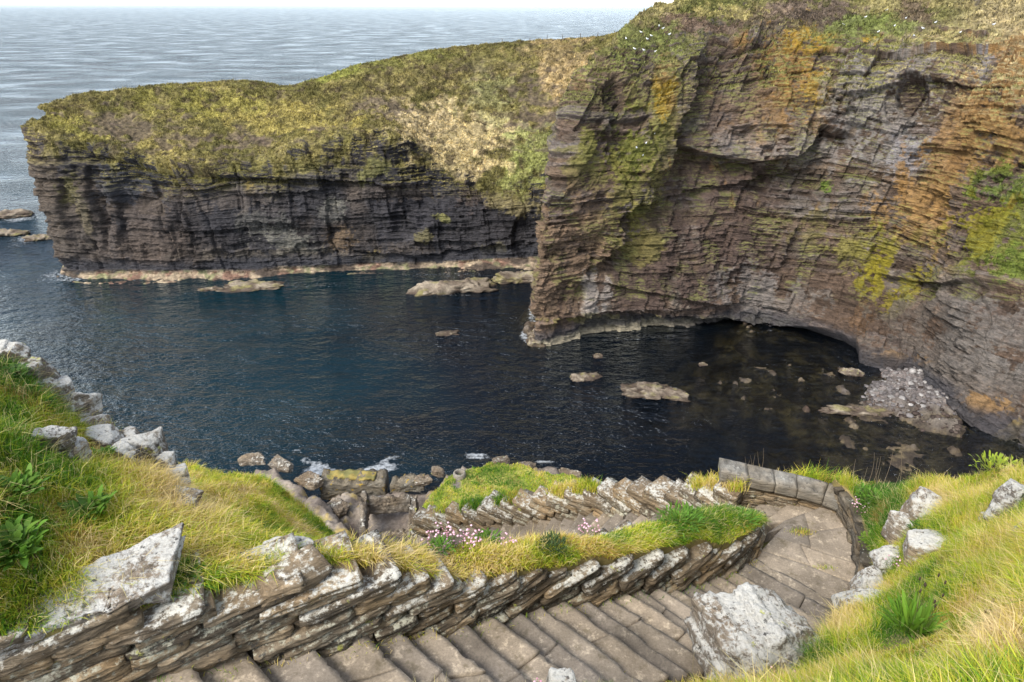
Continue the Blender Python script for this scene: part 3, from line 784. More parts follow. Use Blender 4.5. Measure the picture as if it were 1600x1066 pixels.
turf = lerp(turf, np.array([0.115, 0.15, 0.025]), sstep(0.1, 0.4, n3)[..., None]) * (1 + 0.4 * n2[..., None])
gpx, gpy = proj(Pg)
bare = sstep(0.35, 0.6, blob(gpx, gpy, 713, 757, 7, 8, 0) + 0.3 * n2)
turf = lerp(turf, np.array([0.14, 0.12, 0.10]), bare[..., None])
sc = lerp(sc, turf, isg[..., None])
o = mk_mesh('shore', Pg, grid_faces(len(gx), len(gy)), mat=M_shore, col=np.clip(sc, 0.01, 0.9))
tag(o, kind='structure')
def shore_h(x, y):
    i = np.clip(((np.asarray(x) - gx[0]) / 0.3), 0, len(gx) - 1.001); j = np.clip(((np.asarray(y) - gy[0]) / 0.3), 0, len(gy) - 1.001)
    return Pg[np.round(i).astype(int), np.round(j).astype(int), 2]

# ============================================================ SEA
def nonuni(lo, hi, step, far):
    a = np.arange(lo, hi, step)
    g = []; v = step
    x = hi
    while x < far:
        g.append(x); v *= 1.22; x += v
    r = [lo]
    v = step; x = lo
    l = []
    while x > -far:
        v *= 1.22; x -= v; l.append(x)
    return np.array(l[::-1] + list(a) + g)
sx_ = nonuni(-60, 92, 0.8, 60000); sy_ = nonuni(24, 150, 0.8, 60000)
X, Y = np.meshgrid(sx_, sy_, indexing='ij')
Z0 = np.zeros_like(X)
Psea = np.stack([X, Y, Z0], -1)
hh = shore_h(X, Y)
inside = (X > gx[0]) & (X < gx[-1]) & (Y > gy[0]) & (Y < gy[-1])
depth = np.where(inside, np.maximum(0, -hh), 8)
murk = np.clip(1 - np.exp(-depth / 2.8), 0.10, 1)
murk = np.where(depth > 6, 1, murk)
wpx, wpy = proj(Psea)
foam = np.full(X.shape, 0.0)
for (x, y, rx, ry, rot, a) in [(500,728,40,8,20,0.62),(490,738,22,8,0,0.66),(585,735,45,9,-8,0.62),(462,706,12,4,0,0.62),(600,722,40,6,-20,0.55),(850,722,20,5,0,0.6),(745,713,26,6,0,0.6),(230,436,60,6,0,0.4),(105,432,40,10,0,0.55),(20,342,50,8,-8,0.62),(60,380,60,14,-20,0.55),(30,372,40,6,0,0.6),(700,430,90,5,0,0.42),(450,445,120,8,0,0.40),(1000,528,90,5,-4,0.42),(1180,518,70,5,0,0.4),(840,490,18,30,0,0.55),(830,525,20,14,0,0.62),(1020,610,60,14,5,0.5),(915,588,22,8,0,0.45),(70,420,50,20,-30,0.45),(690,460,70,5,0,0.42),(1300,628,60,12,15,0.3)]:
    foam = np.maximum(foam, a * np.minimum(1, 1.6 * blob(wpx, wpy, x, y, rx, ry, rot)))
near = (X > -160) & (X < 92) & (Y > 20) & (Y < 260)
foam = np.where(near, foam, 0)
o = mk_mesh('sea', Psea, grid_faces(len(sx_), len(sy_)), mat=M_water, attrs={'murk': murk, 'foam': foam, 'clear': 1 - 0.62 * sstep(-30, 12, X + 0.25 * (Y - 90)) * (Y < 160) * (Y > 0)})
tag(o, kind='structure')

# ============================================================ GRASS
PAL = {'green': np.array([0.130, 0.270, 0.018]), 'lime': np.array([0.48, 0.53, 0.040]), 'gold': np.array([0.58, 0.45, 0.075]), 'tan': np.array([0.74, 0.58, 0.30]), 'rust': np.array([0.48, 0.26, 0.085]), 'deep': np.array([0.060, 0.165, 0.015])}

def scatter(P, n, weight=None, ret=False):
    """random points on a grid surface"""
    a = P[:-1, :-1]; b = P[1:, :-1]; c = P[:-1, 1:]; dd_ = P[1:, 1:]
    ar = np.linalg.norm(np.cross(b - a, c - a), axis=-1)
    if weight is not None: ar = ar * weight[:-1, :-1]
    pr = ar.ravel() / ar.sum()
    k = R.choice(len(pr), n, p=pr)
    i, j = np.unravel_index(k, ar.shape)
    u = R.random(n)[:, None]; v = R.random(n)[:, None]
    Q_ = (a[i, j] * (1 - u) + b[i, j] * u) * (1 - v) + (c[i, j] * (1 - u) + dd_[i, j] * u) * v
    return (Q_, i, j) if ret else Q_

def blade_mesh(name, B, ln, wd, lean, col, droop=0.25, mat=None, parent=None):
    n = len(B)
    az = R.random(n) * 2 * np.pi
    side = np.stack([np.cos(az), np.sin(az), np.zeros(n)], 1) * (wd / 2)[:, None]
    up = np.array([0, 0, 1.0])
    l3 = np.concatenate([lean, np.zeros((n, 1))], 1)
    m1 = B + ln[:, None] * (0.5 * up + 0.30 * l3)
    z = np.sqrt(np.clip(1 - (lean ** 2).sum(1) * 0.8, 0.12, 1))
    tip = B + ln[:, None] * (up * (z * (1 - droop * 0.5))[:, None] + 0.95 * l3)
    V = np.stack([B - side, B + side, m1 - side * 0.75, m1 + side * 0.75, tip], 1)
    b = np.arange(n)[:, None] * 5
    q = b + np.array([[0, 1, 3, 2]])
    t = b + np.array([[2, 3, 4]])
    cc = np.repeat(col[:, None, :], 5, 1)
    cc[:, 4] *= 1.12
    return mk_mesh(name, V.reshape(-1, 3), q, t, mat or M_blade, cc.reshape(-1, 3), parent=parent, smooth=False)

def turf_colors(B, hints, seed, base=(0.15, 0.40, 0.30, 0.15)):
    """pick a grass colour for every blade from drifts of green, lime, gold and tan"""
    n = len(B)
    a = fbm(B, 0.9, 4, seed); b = fbm(B, 0.35, 3, seed + 3); c = fbm(B, 2.2, 3, seed + 6)
    v = a * 0.80 + c * 0.75 + 0.35 * b + 0.28 * R.standard_normal(n) + base[0]
    px, py = proj(B)
    for (x, y, rx, ry, dv) in hints:
        v = v + dv * blob(px, py, x, y, rx, ry)
    stops = [(-0.75, PAL['deep']), (-0.45, PAL['green']), (-0.05, PAL['lime']), (0.30, PAL['gold']), (0.70, PAL['tan'])]
    col = np.stack([np.interp(v, [s[0] for s in stops], [s[1][k] for s in stops]) for k in range(3)], 1)
    rust = (fbm(B, 0.6, 3, seed + 9) > 0.38) & (R.random(n) < 0.5)
    col[rust] = lerp(col[rust], PAL['rust'], 0.6)
    return col * (0.75 + 0.5 * R.random(n))[:, None]

WIND = np.array([0.55, -0.25])
def grass(name, P, n, ln, wd, hints, seed, weight=None, base=(0.1,), leanamt=0.45, wind=1.0, short=None, straw=0.0):
    B = scatter(P, n, weight)
    B[:, 2] -= 0.01
    cl = 0.6 * fbm(B, 0.28, 3, seed + 20) + 1.1 * fbm(B, 0.6, 2, seed + 21)
    L_ = ln * (0.55 + 0.9 * R.random(n)) * np.clip(1 + 0.8 * cl, 0.3, 2)
    W_ = wd * (0.6 + 0.8 * R.random(n))
    if short is not None: L_ = L_ * short(B)
    sk_ = R.random(n) < straw
    L_ = np.where(sk_, L_ * 1.5, L_); W_ = np.where(sk_, W_ * 0.75, W_)
    dirn = fbm(B, 1.2, 2, seed + 30)
    lean = R.standard_normal((n, 2)) * leanamt * 0.6 + (WIND * wind)[None] * (0.6 + 0.6 * dirn)[:, None]
    lean /= np.maximum(1, np.linalg.norm(lean, axis=1) / 0.95)[:, None]
    col = turf_colors(B, hints, seed, base)
    col = np.where(sk_[:, None], lerp(col, PAL['tan'] * (0.8 + 0.4 * R.random(n))[:, None], 0.7), col)
    return blade_mesh(name, B, L_, W_, lean, col)

for nm_, P_, cl_, tm_, n_, lab_ in (('headland_turf', HD_P, HD_col, HD_tm, 120000, 'shaggy olive and straw turf covering the top of the headland'), ('cliff_turf', RC_P, RC_col, RC_tm, 70000, 'turf and green growth on the brow and ledges of the right hand cliff')):
    B, i_, j_ = scatter(P_, n_, np.clip(tm_ - 0.3, 0, 1), True)
    cl2 = fbm(B, 1.6, 3, 880)
    ln_ = 0.42 * (0.4 + R.random(n_)) * np.clip(1 + 1.0 * cl2, 0.3, 2)
    cc_ = cl_[i_, j_] * np.clip(1.0 + 0.45 * R.standard_normal(n_), 0.35, 2.2)[:, None] * np.array([1.05, 1.05, 0.95])
    t = blade_mesh(nm_, B - np.array([0, 0, 0.05]), ln_, 0.10 + 0.10 * R.random(n_), R.standard_normal((n_, 2)) * 0.5 + np.array([0.2, -0.1]), cc_)
    tag(t, lab_, 'grass', kind='stuff')

def zt(ctrl):
    return [[atz(*p) for p in colm] for colm in ctrl]

NOS = [(392,1026),(486,1009),(580,1000),(622,985),(679,985),(722,974),(771,965),(812,957),(846,947),(885,941),(917,940),(950,932),(982,926),(1004,925),(1029,920),(1055,917),(1079,911),(1099,903),(1126,901),(1146,894),(1166,880),(1182,873)]
NW = np.array([atz(x, y, -5.0 - 0.12 * k) for k, (x, y) in enumerate(NOS)])
# smooth a little and extend up to the left
first = NW[0]; pre = []
for k in range(8, 0, -1):
    pre.append(first + np.array([-0.40 * k, -0.205 * k, 0.12 * k]))
NW = np.array(pre + list(NW))

W1b = [p + np.array([0, 0, 0.0]) for p in NW]
W1b += [NW[-1] + np.array([0.22, 0.35, -0.1]), NW[-1] + np.array([0.36, 0.8, -0.25])]
W1b = np.array(W1b)
ww = np.array([[.25, .5, .25]])
W1s = W1b.copy(); W1s[1:-1] = 0.25 * W1b[:-2] + 0.5 * W1b[1:-1] + 0.25 * W1b[2:]
D1 = np.concatenate([[0], np.cumsum(np.linalg.norm(np.diff(W1s[:, :2], axis=0), axis=1))])
HF_X = [0, D1[8], D1[10], D1[12], D1[14], D1[18], D1[25], D1[29], D1[-1]]
HF_Y = [0.46, 0.50, 0.62, 0.50, 0.42, 0.37, 0.36, 0.33, 0.28]
hf1 = lambda d: float(np.interp(d, HF_X, HF_Y))
def wall_frame(X, Y):
    """distance behind the wall line, base height and wall height there"""
    best = np.full(X.shape, 1e9); sg = np.zeros(X.shape); zb = np.zeros(X.shape); dd = np.zeros(X.shape)
    for j in range(len(W1s) - 1):
        x0, y0, z0 = W1s[j]; x1, y1, z1 = W1s[j + 1]
        dx, dy = x1 - x0, y1 - y0
        t = np.clip(((X - x0) * dx + (Y - y0) * dy) / (dx * dx + dy * dy), 0, 1)
        d = np.hypot(X - x0 - t * dx, Y - y0 - t * dy); k = d < best
        best = np.where(k, d, best); sg = np.where(k, np.sign(dx * (Y - y0) - dy * (X - x0)), sg)
        zb = np.where(k, z0 + t * (z1 - z0), zb); dd = np.where(k, D1[j] + t * (D1[j + 1] - D1[j]), dd)
    return best * sg, zb, np.interp(dd, HF_X, HF_Y), dd
# ---------------- terrace between the two flights and the left slope
A_ctrl = [
 [(-260,1070,-3.75), (-260,980,-3.45), (-240,800,-3.2), (-220,500,-3.3)],
 [(0,992,-4.02), (0,880,-3.80), (0,720,-3.75), (0,560,-3.95)],
 [(130,968,-4.2), (130,860,-4.15), (130,745,-4.3), (115,650,-4.7)],
 [(270,935,-4.42), (270,870,-4.45), (265,800,-4.6), (250,735,-5.0)],
 [(360,915,-4.52), (350,875,-4.58), (340,835,-4.8), (310,800,-5.25)],
 [(480,890,-4.58), (470,872,-4.62), (460,858,-4.75), (450,845,-5.0)],
 [(580,893,-4.85), (578,880,-4.80), (572,872,-4.86), (570,864,-5.03)],
 [(700,905,-5.16), (700,883,-5.06), (700,868,-5.06), (700,857,-5.18)],
 [(850,892,-5.53), (850,872,-5.43), (850,858,-5.46), (850,843,-5.62)],
 [(1000,879,-6.12), (1000,853,-5.96), (1000,832,-5.95), (1000,812,-6.10)],
 [(1100,858,-6.60), (1100,835,-6.42), (1100,808,-6.35), (1100,788,-6.50)],
 [(1172,847,-6.99), (1172,833,-6.90), (1172,815,-6.86), (1165,800,-7.0)],
 [(1208,846,-7.25), (1208,838,-7.2), (1204,826,-7.2), (1198,815,-7.3)],
]
tu = np.linspace(0, 12, 420); tv = np.linspace(0, 3, 90)
A_w = zt(A_ctrl)
for colm in A_w:
    colm[0] = colm[0] + np.array([0.05, -0.09, 0.06]); colm[1] = colm[1] + np.array([0, 0, 0.05])
A_w.insert(0, [A_w[0][0] + np.array([-5.5, -2.8, 1.0]), A_w[0][1] + np.array([-5.5, -1.8, 1.0]), A_w[0][2] + np.array([-5.5, -0.3, 0.8]), A_w[0][3] + np.array([-5.5, 1.5, 0.3])])
tu = np.append(np.linspace(0, 1, 36, endpoint=False), np.linspace(1, 13, 420))
PA = loft(A_w, tu, tv)
PA[..., 2] += 0.07 * fbm(PA, 0.5, 4, 700) + 0.05 * fbm(PA, 1.5, 2, 701)
nb, zb_, hb_, db_ = wall_frame(PA[..., 0], PA[..., 1])
edge_n = 0.05 + 0.07 * (fbm(np.stack([db_ * 2.2, db_ * 0, db_ * 0], -1), 1, 3, 703) + 0.2)
lip = zb_ + hb_ + 0.02 + 0.05 * fbm(PA, 0.3, 3, 704)
lip = lip + 0.05 * sstep(D1[14], D1[18], db_)
kk = 1 - sstep(0.35, 0.8, nb)
lowr = sstep(D1[13], D1[17], db_) * sstep(0.35, 0.75, nb)
PA[..., 2] -= 0.14 * lowr
PA[..., 2] = np.where(nb > edge_n, np.maximum(PA[..., 2], lip * kk + PA[..., 2] * (1 - kk)), np.minimum(PA[..., 2], zb_ - 0.1))
fa_ = nb < edge_n
PA[..., 0] = np.where(fa_, PA[..., 0] - 0.5 * np.minimum(1, (edge_n - nb) * 2 + 0.2) , PA[..., 0]); PA[..., 1] = np.where(fa_, PA[..., 1] + 0.8 * np.minimum(1, (edge_n - nb) * 2 + 0.2), PA[..., 1])
# skirts: inside of the wall and the back drop
front = PA[:, :1].copy(); front[..., 2] -= 1.0
back = PA[:, -1:].copy(); away = np.stack([back[..., 0] * 0.04, np.full(back.shape[:2], 0.25), np.full(back.shape[:2], -0.6)], -1)
bk1 = back + away; bk2 = bk1 + np.array([0, 0.25, -1.4]); bk3 = bk2 + np.array([0, 0.8, -4.0])
PAs = np.concatenate([front, PA, bk1, bk2, bk3], 1)
soil = lerp(np.array([0.13, 0.105, 0.035]), np.array([0.20, 0.155, 0.06]), sstep(-0.3, 0.3, fbm(PAs, 0.5, 3, 705))[..., None])
o = mk_mesh('terrace_ground', PAs, grid_faces(*PAs.shape[:2]), mat=M_soil, col=soil)
tag(o, kind='structure')
hA = [(20,650,60,60,-0.7),(20,800,70,100,-0.9),(60,880,40,40,-0.5),(160,800,50,40,-0.4),(230,640,60,60,-0.3),(120,880,120,40,0.25),(280,880,80,50,0.3),(380,870,60,50,0.35),(30,700,50,40,0.5),(250,800,90,50,0.35),(570,870,80,30,0.45),(330,790,60,50,0.3),(720,860,40,30,-0.3),(690,870,14,20,0.5),(870,850,50,40,0.3),(960,830,50,40,-0.5),(1060,820,60,50,-0.75),(1150,815,60,40,-0.55),(1120,850,30,20,0.3),(950,800,60,20,0.3),(870,870,30,20,-0.7),(300,905,40,10,-0.5)]
wA = (~fa_).astype(float); wA[:-1] *= wA[1:]; wA[:, :-1] *= wA[:, 1:]; wA = wA * (1 + 1.2 * (nb < 0.5)) * np.where(tu < 0.9, 0.25, 1.0)[:, None]
t = grass('turf_grass', PA, 190000, 0.17, 0.0085, hA, 710, wA, base=(-0.06,), leanamt=0.65, straw=0.06, short=lambda B: 1 - 0.42 * sstep(-1.2, 0.2, B[:, 0]))
tag(t, 'long green and golden grass covering the terrace above the dry stone wall', 'grass', kind='stuff')

# ---------------- slope farther down on the left
B_ctrl = [
 [(150,840,-8), (160,780,-10), (170,722,-12.5)],
 [(300,850,-9.3), (305,795,-11), (310,734,-13.6)],
 [(400,885,-10.4), (402,820,-12.2), (408,750,-15)],
 [(470,910,-11.4), (470,850,-13.2), (468,790,-15.8)],
 [(540,930,-12.4), (536,885,-14.2), (532,843,-16.8)],
 [(610,950,-13.4), (598,915,-15.0), (568,882,-17.2)],
]
PB = loft(zt(B_ctrl), np.linspace(0, 5, 160), np.linspace(0, 2, 120))
PB[..., 2] += 0.25 * fbm(PB, 2, 4, 720) + 0.12 * fbm(PB, 0.6, 3, 721)
e = PB[:, -1:]; ex = [e + np.array([0.3, 1.2, -2.0]), e + np.array([0.8, 2.6, -9]), e + np.array([1.5, 6.0, -28])]
PBs = np.concatenate([PB] + ex, 1)
soil = lerp(np.array([0.13, 0.125, 0.035]), np.array([0.20, 0.17, 0.06]), sstep(-0.3, 0.3, fbm(PBs, 0.8, 3, 725))[..., None])
o = mk_mesh('lower_slope', PBs, grid_faces(*PBs.shape[:2]), mat=M_soil, col=soil)
tag(o, kind='structure')
hB = [(330,820,60,40,0.6),(420,850,50,30,0.1),(400,780,100,40,0.05),(400,830,30,16,-0.4),(470,790,40,40,0.1)]
t = grass('slope_grass', PB, 90000, 0.24, 0.020, hB, 730, base=(-0.02,), leanamt=0.7)
tag(t, 'lime green tussocky grass on the slope dropping towards the ruined walls', 'grass', kind='stuff')

# ---------------- right bank and the strip below the camera
C_ctrl = [
 [(600,1095,-4.65), (600,1120,-4.2), (600,1160,-3.4), (600,1300,-2.6)],
 [(850,1085,-4.95), (860,1105,-4.4), (870,1150,-3.45), (900,1300,-2.55)],
 [(1060,1082,-5.1), (1080,1102,-4.55), (1100,1150,-3.45), (1150,1300,-2.5)],
 [(1215,1085,-5.5), (1265,1085,-4.85), (1340,1120,-3.6), (1450,1250,-2.45)],
 [(1298,985,-6.4), (1372,1010,-5.2), (1480,1045,-3.7), (1650,1150,-2.45)],
 [(1338,935,-6.85), (1420,935,-5.8), (1550,965,-4.1), (1760,1000,-2.7)],
 [(1340,880,-6.95), (1420,868,-6.2), (1560,865,-4.85), (1770,850,-3.4)],
 [(1327,815,-7.0), (1410,806,-6.5), (1550,795,-5.4), (1770,765,-4.1)],
 [(1314,762,-7.05), (1400,764,-6.7), (1500,762,-5.95), (1770,722,-4.5)],
 [(1250,742,-7.15), (1390,752,-6.85), (1490,751,-6.1), (1770,712,-4.6)],
]
C_w = zt(C_ctrl)
for i_, p_ in zip((5, 6, 7, 8, 9), ((4.85, 6.75, -6.9), (5.15, 7.4, -7.05), (5.42, 8.2, -7.15), (5.58, 8.85, -7.2), (5.5, 9.4, -7.25))):
    C_w[i_][0] = np.array([p_[0], p_[1], p_[2] + CAMZ])
for i_, colm in enumerate(C_w):
    e_ = colm[3] - colm[2]; e_[2] = 0; e_ /= np.linalg.norm(e_)
    e_ = lerp(e_, np.array([1.0, 0.0, 0.0]), min(1, i_ / 5)) ; e_ /= np.linalg.norm(e_)
    colm.append(colm[3] + e_ * 5.0 + np.array([0, 0, 0.9 if i_ > 3 else 0.3]))
tvC = np.append(np.linspace(0, 3, 150), np.linspace(3, 4, 30)[1:])
PC = loft(C_w, np.linspace(0, 9, 420), tvC)
PC[..., 2] += 0.08 * fbm(PC, 0.6, 4, 740) + 0.06 * fbm(PC, 1.6, 2, 741)
e0 = PC[:, :1].copy(); e0b = e0.copy(); e0b[..., 2] -= 1.6
last = PC[-1:, :]
PCs = np.concatenate([e0b, PC], 1)
d1 = PCs[-1:] + np.array([0.15, 0.5, -0.7]); d2 = PCs[-1:] + np.array([0.6, 1.8, -5.0]); d3 = PCs[-1:] + np.array([2, 8, -40.0])
PCs = np.concatenate([PCs, d1, d2, d3], 0)
soil = lerp(np.array([0.14, 0.11, 0.04]), np.array([0.24, 0.18, 0.08]), sstep(-0.3, 0.3, fbm(PCs, 0.5, 3, 745))[..., None])
o = mk_mesh('right_bank', PCs, grid_faces(*PCs.shape[:2]), mat=M_soil, col=soil)
tag(o, kind='structure')
hC = [(1410,990,60,40,-0.9),(1370,790,50,60,-0.55),(1340,870,30,60,-0.3),(1540,760,60,30,-0.35),(1470,830,50,30,-0.35),(1330,960,60,40,0.45),(1530,1000,90,50,0.5),(1560,870,70,50,0.15),(1430,900,60,30,-0.2),(1500,950,60,30,-0.2),(1200,1060,120,20,0.15),(800,1060,140,20,-0.1),(1590,1040,60,60,0.45),(1520,830,60,20,0.35),(1450,780,30,20,0.35),(1590,750,40,20,0.3),(1270,980,40,20,0.55)]
t = grass('bank_grass', PC, 290000, 0.165, 0.0065, hC, 750, np.where(tvC > 3.05, 0.2, 1.0)[None] * np.ones(PC.shape[:2]), base=(-0.26,), leanamt=0.65, wind=-0.5, short=lambda B: (0.55 + 0.45 * sstep(0.8, 2.0, B[:, 0])) * (1 - 0.75 * np.minimum(1, 1.5 * blob(*proj(B), 1425, 1015, 65, 50))), straw=0.07)
tag(t, 'wind-blown straw and green grass on the bank right of the steps', 'grass', kind='stuff')

# ============================================================ STONE HELPERS
def box_grid(nx, ny, nz):
    vs, qs = {}, []
    def vid(i, j, k):
        key = (i, j, k)
        if key not in vs: vs[key] = len(vs)
        return vs[key]
    for k in (0, nz):
        for i in range(nx):
            for j in range(ny):
                q = [vid(i, j, k), vid(i + 1, j, k), vid(i + 1, j + 1, k), vid(i, j + 1, k)]
                qs.append(q if k else q[::-1])
    for j in (0, ny):
        for i in range(nx):
            for k in range(nz):
                q = [vid(i, j, k), vid(i + 1, j, k), vid(i + 1, j, k + 1), vid(i, j, k + 1)]
                qs.append(q[::-1] if j else q)
    for i in (0, nx):
        for j in range(ny):
            for k in range(nz):
                q = [vid(i, j, k), vid(i, j + 1, k), vid(i, j + 1, k + 1), vid(i, j, k + 1)]
                qs.append(q if i else q[::-1])
    V = np.array([(2 * i / nx - 1, 2 * j / ny - 1, 2 * k / nz - 1) for (i, j, k) in vs])
    return V, np.array(qs)
_bg = {}
def bgrid(*a):
    if a not in _bg: _bg[a] = box_grid(*a)
    return _bg[a]

def ico(sub):
    import bmesh
    bm = bmesh.new()
    bmesh.ops.create_icosphere(bm, subdivisions=sub, radius=1)
    V = np.array([v.co[:] for v in bm.verts]); T = np.array([[v.index for v in f.verts] for f in bm.faces])
    bm.free()
    return V, T
ICO = {k: ico(k) for k in (2, 3, 4, 5, 6)}

def rock_geo(dims, seed, sub=5, planes=13, rough=0.05, k=45, bedz=0.0, tilt=0.0):
    r = np.random.default_rng(seed)
    V, T = ICO[sub]
    n = r.standard_normal((planes, 3)); n[:, 2] *= 0.8
    n /= np.linalg.norm(n, axis=1, keepdims=True)
    n = np.concatenate([n, [[0, 0, 1], [0, 0, -1], [1, 0.1, 0], [-1, 0, 0.1], [0, 1, 0], [0.1, -1, 0]]])
    d = np.concatenate([0.72 + 0.30 * r.random(planes), 0.78 + 0.15 * r.random(6)])
    dots = np.maximum(V @ n.T, 0) / d
    rad = (dots ** k).sum(1) ** (-1.0 / k)
    P = V * rad[:, None]
    Q = P * np.array(dims)
    sc = np.mean(dims)
    off = r.random(3) * 50
    disp = rough * sc * (fbm(Q + off, sc * 0.7, 6, seed, 0.6) * 1.4 + 0.8 * fbm(Q + off, sc * 0.2, 4, seed + 1))
    if bedz:
        b = np.floor((Q[:, 2] + tilt * Q[:, 0] + 0.15 * sc * fbm(Q + off, sc * 0.5, 3, seed + 3)) / bedz)
        disp += 0.10 * sc * (_h(b, np.zeros_like(b), np.zeros_like(b), seed) - 0.5)
    Q = Q + V * disp[:, None]
    return Q, T

def rotz(P, deg):
    a = math.radians(deg); c_, s_ = math.cos(a), math.sin(a)
    return np.stack([P[:, 0] * c_ - P[:, 1] * s_, P[:, 0] * s_ + P[:, 1] * c_, P[:, 2]], 1)
def roty(P, deg):
    a = math.radians(deg); c_, s_ = math.cos(a), math.sin(a)
    return np.stack([P[:, 0] * c_ + P[:, 2] * s_, P[:, 1], -P[:, 0] * s_ + P[:, 2] * c_], 1)
def rotx(P, deg):
    a = math.radians(deg); c_, s_ = math.cos(a), math.sin(a)
    return np.stack([P[:, 0], P[:, 1] * c_ - P[:, 2] * s_, P[:, 1] * s_ + P[:, 2] * c_], 1)

# ============================================================ STEPS
def prism_slab(name, fl, fr, br, bl, top, th, mat, parent, seed, res=(22, 8, 3), gap=0.008, rnd=0.007, tilt=0.014):
    """one flagstone: four corners in plan, front edge first"""
    r = np.random.default_rng(seed)
    V, Q = bgrid(*res)
    u = (V[:, 0] + 1) / 2; v = (V[:, 1] + 1) / 2; w = (V[:, 2] + 1) / 2
    f = fl[None] * (1 - u)[:, None] + fr[None] * u[:, None]
    b = bl[None] * (1 - u)[:, None] + br[None] * u[:, None]
    P = f * (1 - v)[:, None] + b * v[:, None]
    wob = fbm(np.stack([u * 4 + seed, v * 3, w], 1), 1, 3, seed)
    cx = P.mean(0)
    edge = np.maximum(np.abs(V[:, 0]), np.abs(V[:, 1]))
    P = cx + (P - cx) * (1 - gap * 2 * (edge > 0.98))[:, None]
    dirv = (fl - bl); dirv = dirv / np.linalg.norm(dirv)
    chip = np.maximum(0, fbm(np.stack([u * 9 + seed * 1.7, u * 0, w], 1), 1, 3, seed + 2) - 0.25)
    P = P + dirv[None] * ((0.022 * wob - 0.10 * chip) * (v < 0.05))[:, None]
    t = (r.random(2) - 0.5) * 2 * tilt
    z = top - th * (1 - w) + t[0] * V[:, 0] + t[1] * V[:, 1] + 0.010 * (1 - 2 * v)
    z = z + 0.006 * fbm(np.stack([P[:, 0], P[:, 1], w], 1), 0.25, 4, seed + 5) * (w > 0.9) - rnd * ((edge > 0.98) & (w > 0.98)) * (0.6 + 0.9 * r.random())
    W = np.stack([P[:, 0], P[:, 1], z], 1)
    return W, Q

def join(parts):
    Vs, Qs, o_ = [], [], 0
    for V, Q in parts:
        Vs.append(V); Qs.append(Q + o_); o_ += len(V)
    return np.concatenate(Vs), np.concatenate(Qs)

stair = empty('stone_staircase', NW[12], 'worn flagstone staircase descending from left to right below the grassy wall', 'staircase')
loc_st = np.array(NW[12])
def child(name, V, Q, mat, parent, loc, tris=False, smooth=True, col=None):
    return mk_mesh(name, V - np.asarray(loc), None if tris else Q, Q if tris else None, mat, col, parent=parent, smooth=smooth)
nd = np.array([0.722, -0.69])
bpy.context.view_layer.update()
for k in range(1, len(NW)):
    a, b = NW[k - 1], NW[k]
    rk = np.random.default_rng(900 + k)
    wl = 1.32
    f0 = b[:2] - nd * 0.12; f1 = b[:2] + nd * (wl + 0.05)
    g0 = a[:2] - nd * 0.12; g1 = a[:2] + nd * (wl + 0.05)
    ang = (rk.random() - 0.5) * 0.06
    f1 = f1 + np.array([0.69, 0.72]) * ang
    back = (g0 - f0); back_n = back / np.linalg.norm(back)
    g0 = g0 + back_n * 0.06; g1 = g1 + back_n * 0.06
    f0 = f0 + (rk.random() - .5) * 0.03 * back_n
    parts = []
    if rk.random() < 0.65:
        s_ = 0.3 + 0.4 * rk.random(); s2 = s_ + (rk.random() - .5) * 0.16
        m0 = f0 + (f1 - f0) * s_; m1 = g0 + (g1 - g0) * s2
        parts.append(prism_slab('s', f0, m0, m1, g0, b[2], 0.17, None, None, 900 + k))
        parts.append(prism_slab('s', m0, f1, g1, m1, b[2] - 0.008 * rk.random(), 0.17, None, None, 1900 + k))
    else:
        parts.append(prism_slab('s', f0, f1, g1, g0, b[2], 0.17, None, None, 900 + k, res=(22, 8, 3)))
    V, Q = join(parts)
    child('step', V, Q, M_step, stair, loc_st)

# winding landing
LAND = [
 ([(1172,886),(1190,858),(1262,882),(1338,912),(1338,937),(1290,944)], -7.55),
 ([(1188,860),(1212,835),(1250,850),(1268,884)], -7.585),
 ([(1250,850),(1300,868),(1352,884),(1340,914),(1266,884)], -7.59),
 ([(1208,838),(1228,820),(1262,830),(1268,855),(1252,851)], -7.62),
 ([(1262,830),(1345,818),(1354,885),(1300,870),(1266,856)], -7.625),
 ([(1196,834),(1226,813),(1258,801),(1268,830),(1228,824)], -7.69),
 ([(1256,802),(1277,793),(1322,772),(1348,822),(1266,832)], -7.68),
 ([(1178,824),(1210,802),(1232,786),(1280,778),(1277,796),(1226,816)], -7.79),
 ([(1276,778),(1322,755),(1330,776),(1275,797)], -7.785),
 ([(1150,815),(1190,785),(1198,750),(1247,762),(1234,788),(1211,805)], -7.90),
]
for i, (pts, z) in enumerate(LAND):
    W = np.array([atz(x, y, z) for x, y in pts])
    c0 = W.mean(0)
    W = c0 + (W - c0) * 0.985; W[:, 2] += 0.012 * np.random.default_rng(950 + i).standard_normal(len(W)) * 0.6
    n = len(W); rings = [0.0, 0.25, 0.5, 0.75, 0.96, 1.0]
    # fan grid: angle samples along the outline
    out = []
    m = 12
    for j in range(n):
        for q in range(m):
            out.append(W[j] + (W[(j + 1) % n] - W[j]) * q / m)
    out = np.array(out); L_ = len(out)
    rows = [c0 + (out - c0) * r_ for r_ in rings[1:]] + [out + np.array([0, 0, -0.2])]
    G = np.stack(rows)
    G[..., 2] += 0.010 * fbm(G, 0.3, 4, 960 + i)
    G[4, :, 2] -= 0.012
    V = np.concatenate([[c0], G.reshape(-1, 3)])
    tr = np.array([[0, 1 + q, 1 + (q + 1) % L_] for q in range(L_)])
    qd = []
    for r_ in range(len(rows) - 1):
        b0 = 1 + r_ * L_; b1 = b0 + L_
        for q in range(L_):
            qd.append([b0 + q, b1 + q, b1 + (q + 1) % L_, b0 + (q + 1) % L_])
    mk_mesh('landing_slab', V - loc_st, np.array(qd), tr, M_step, parent=stair, smooth=True)

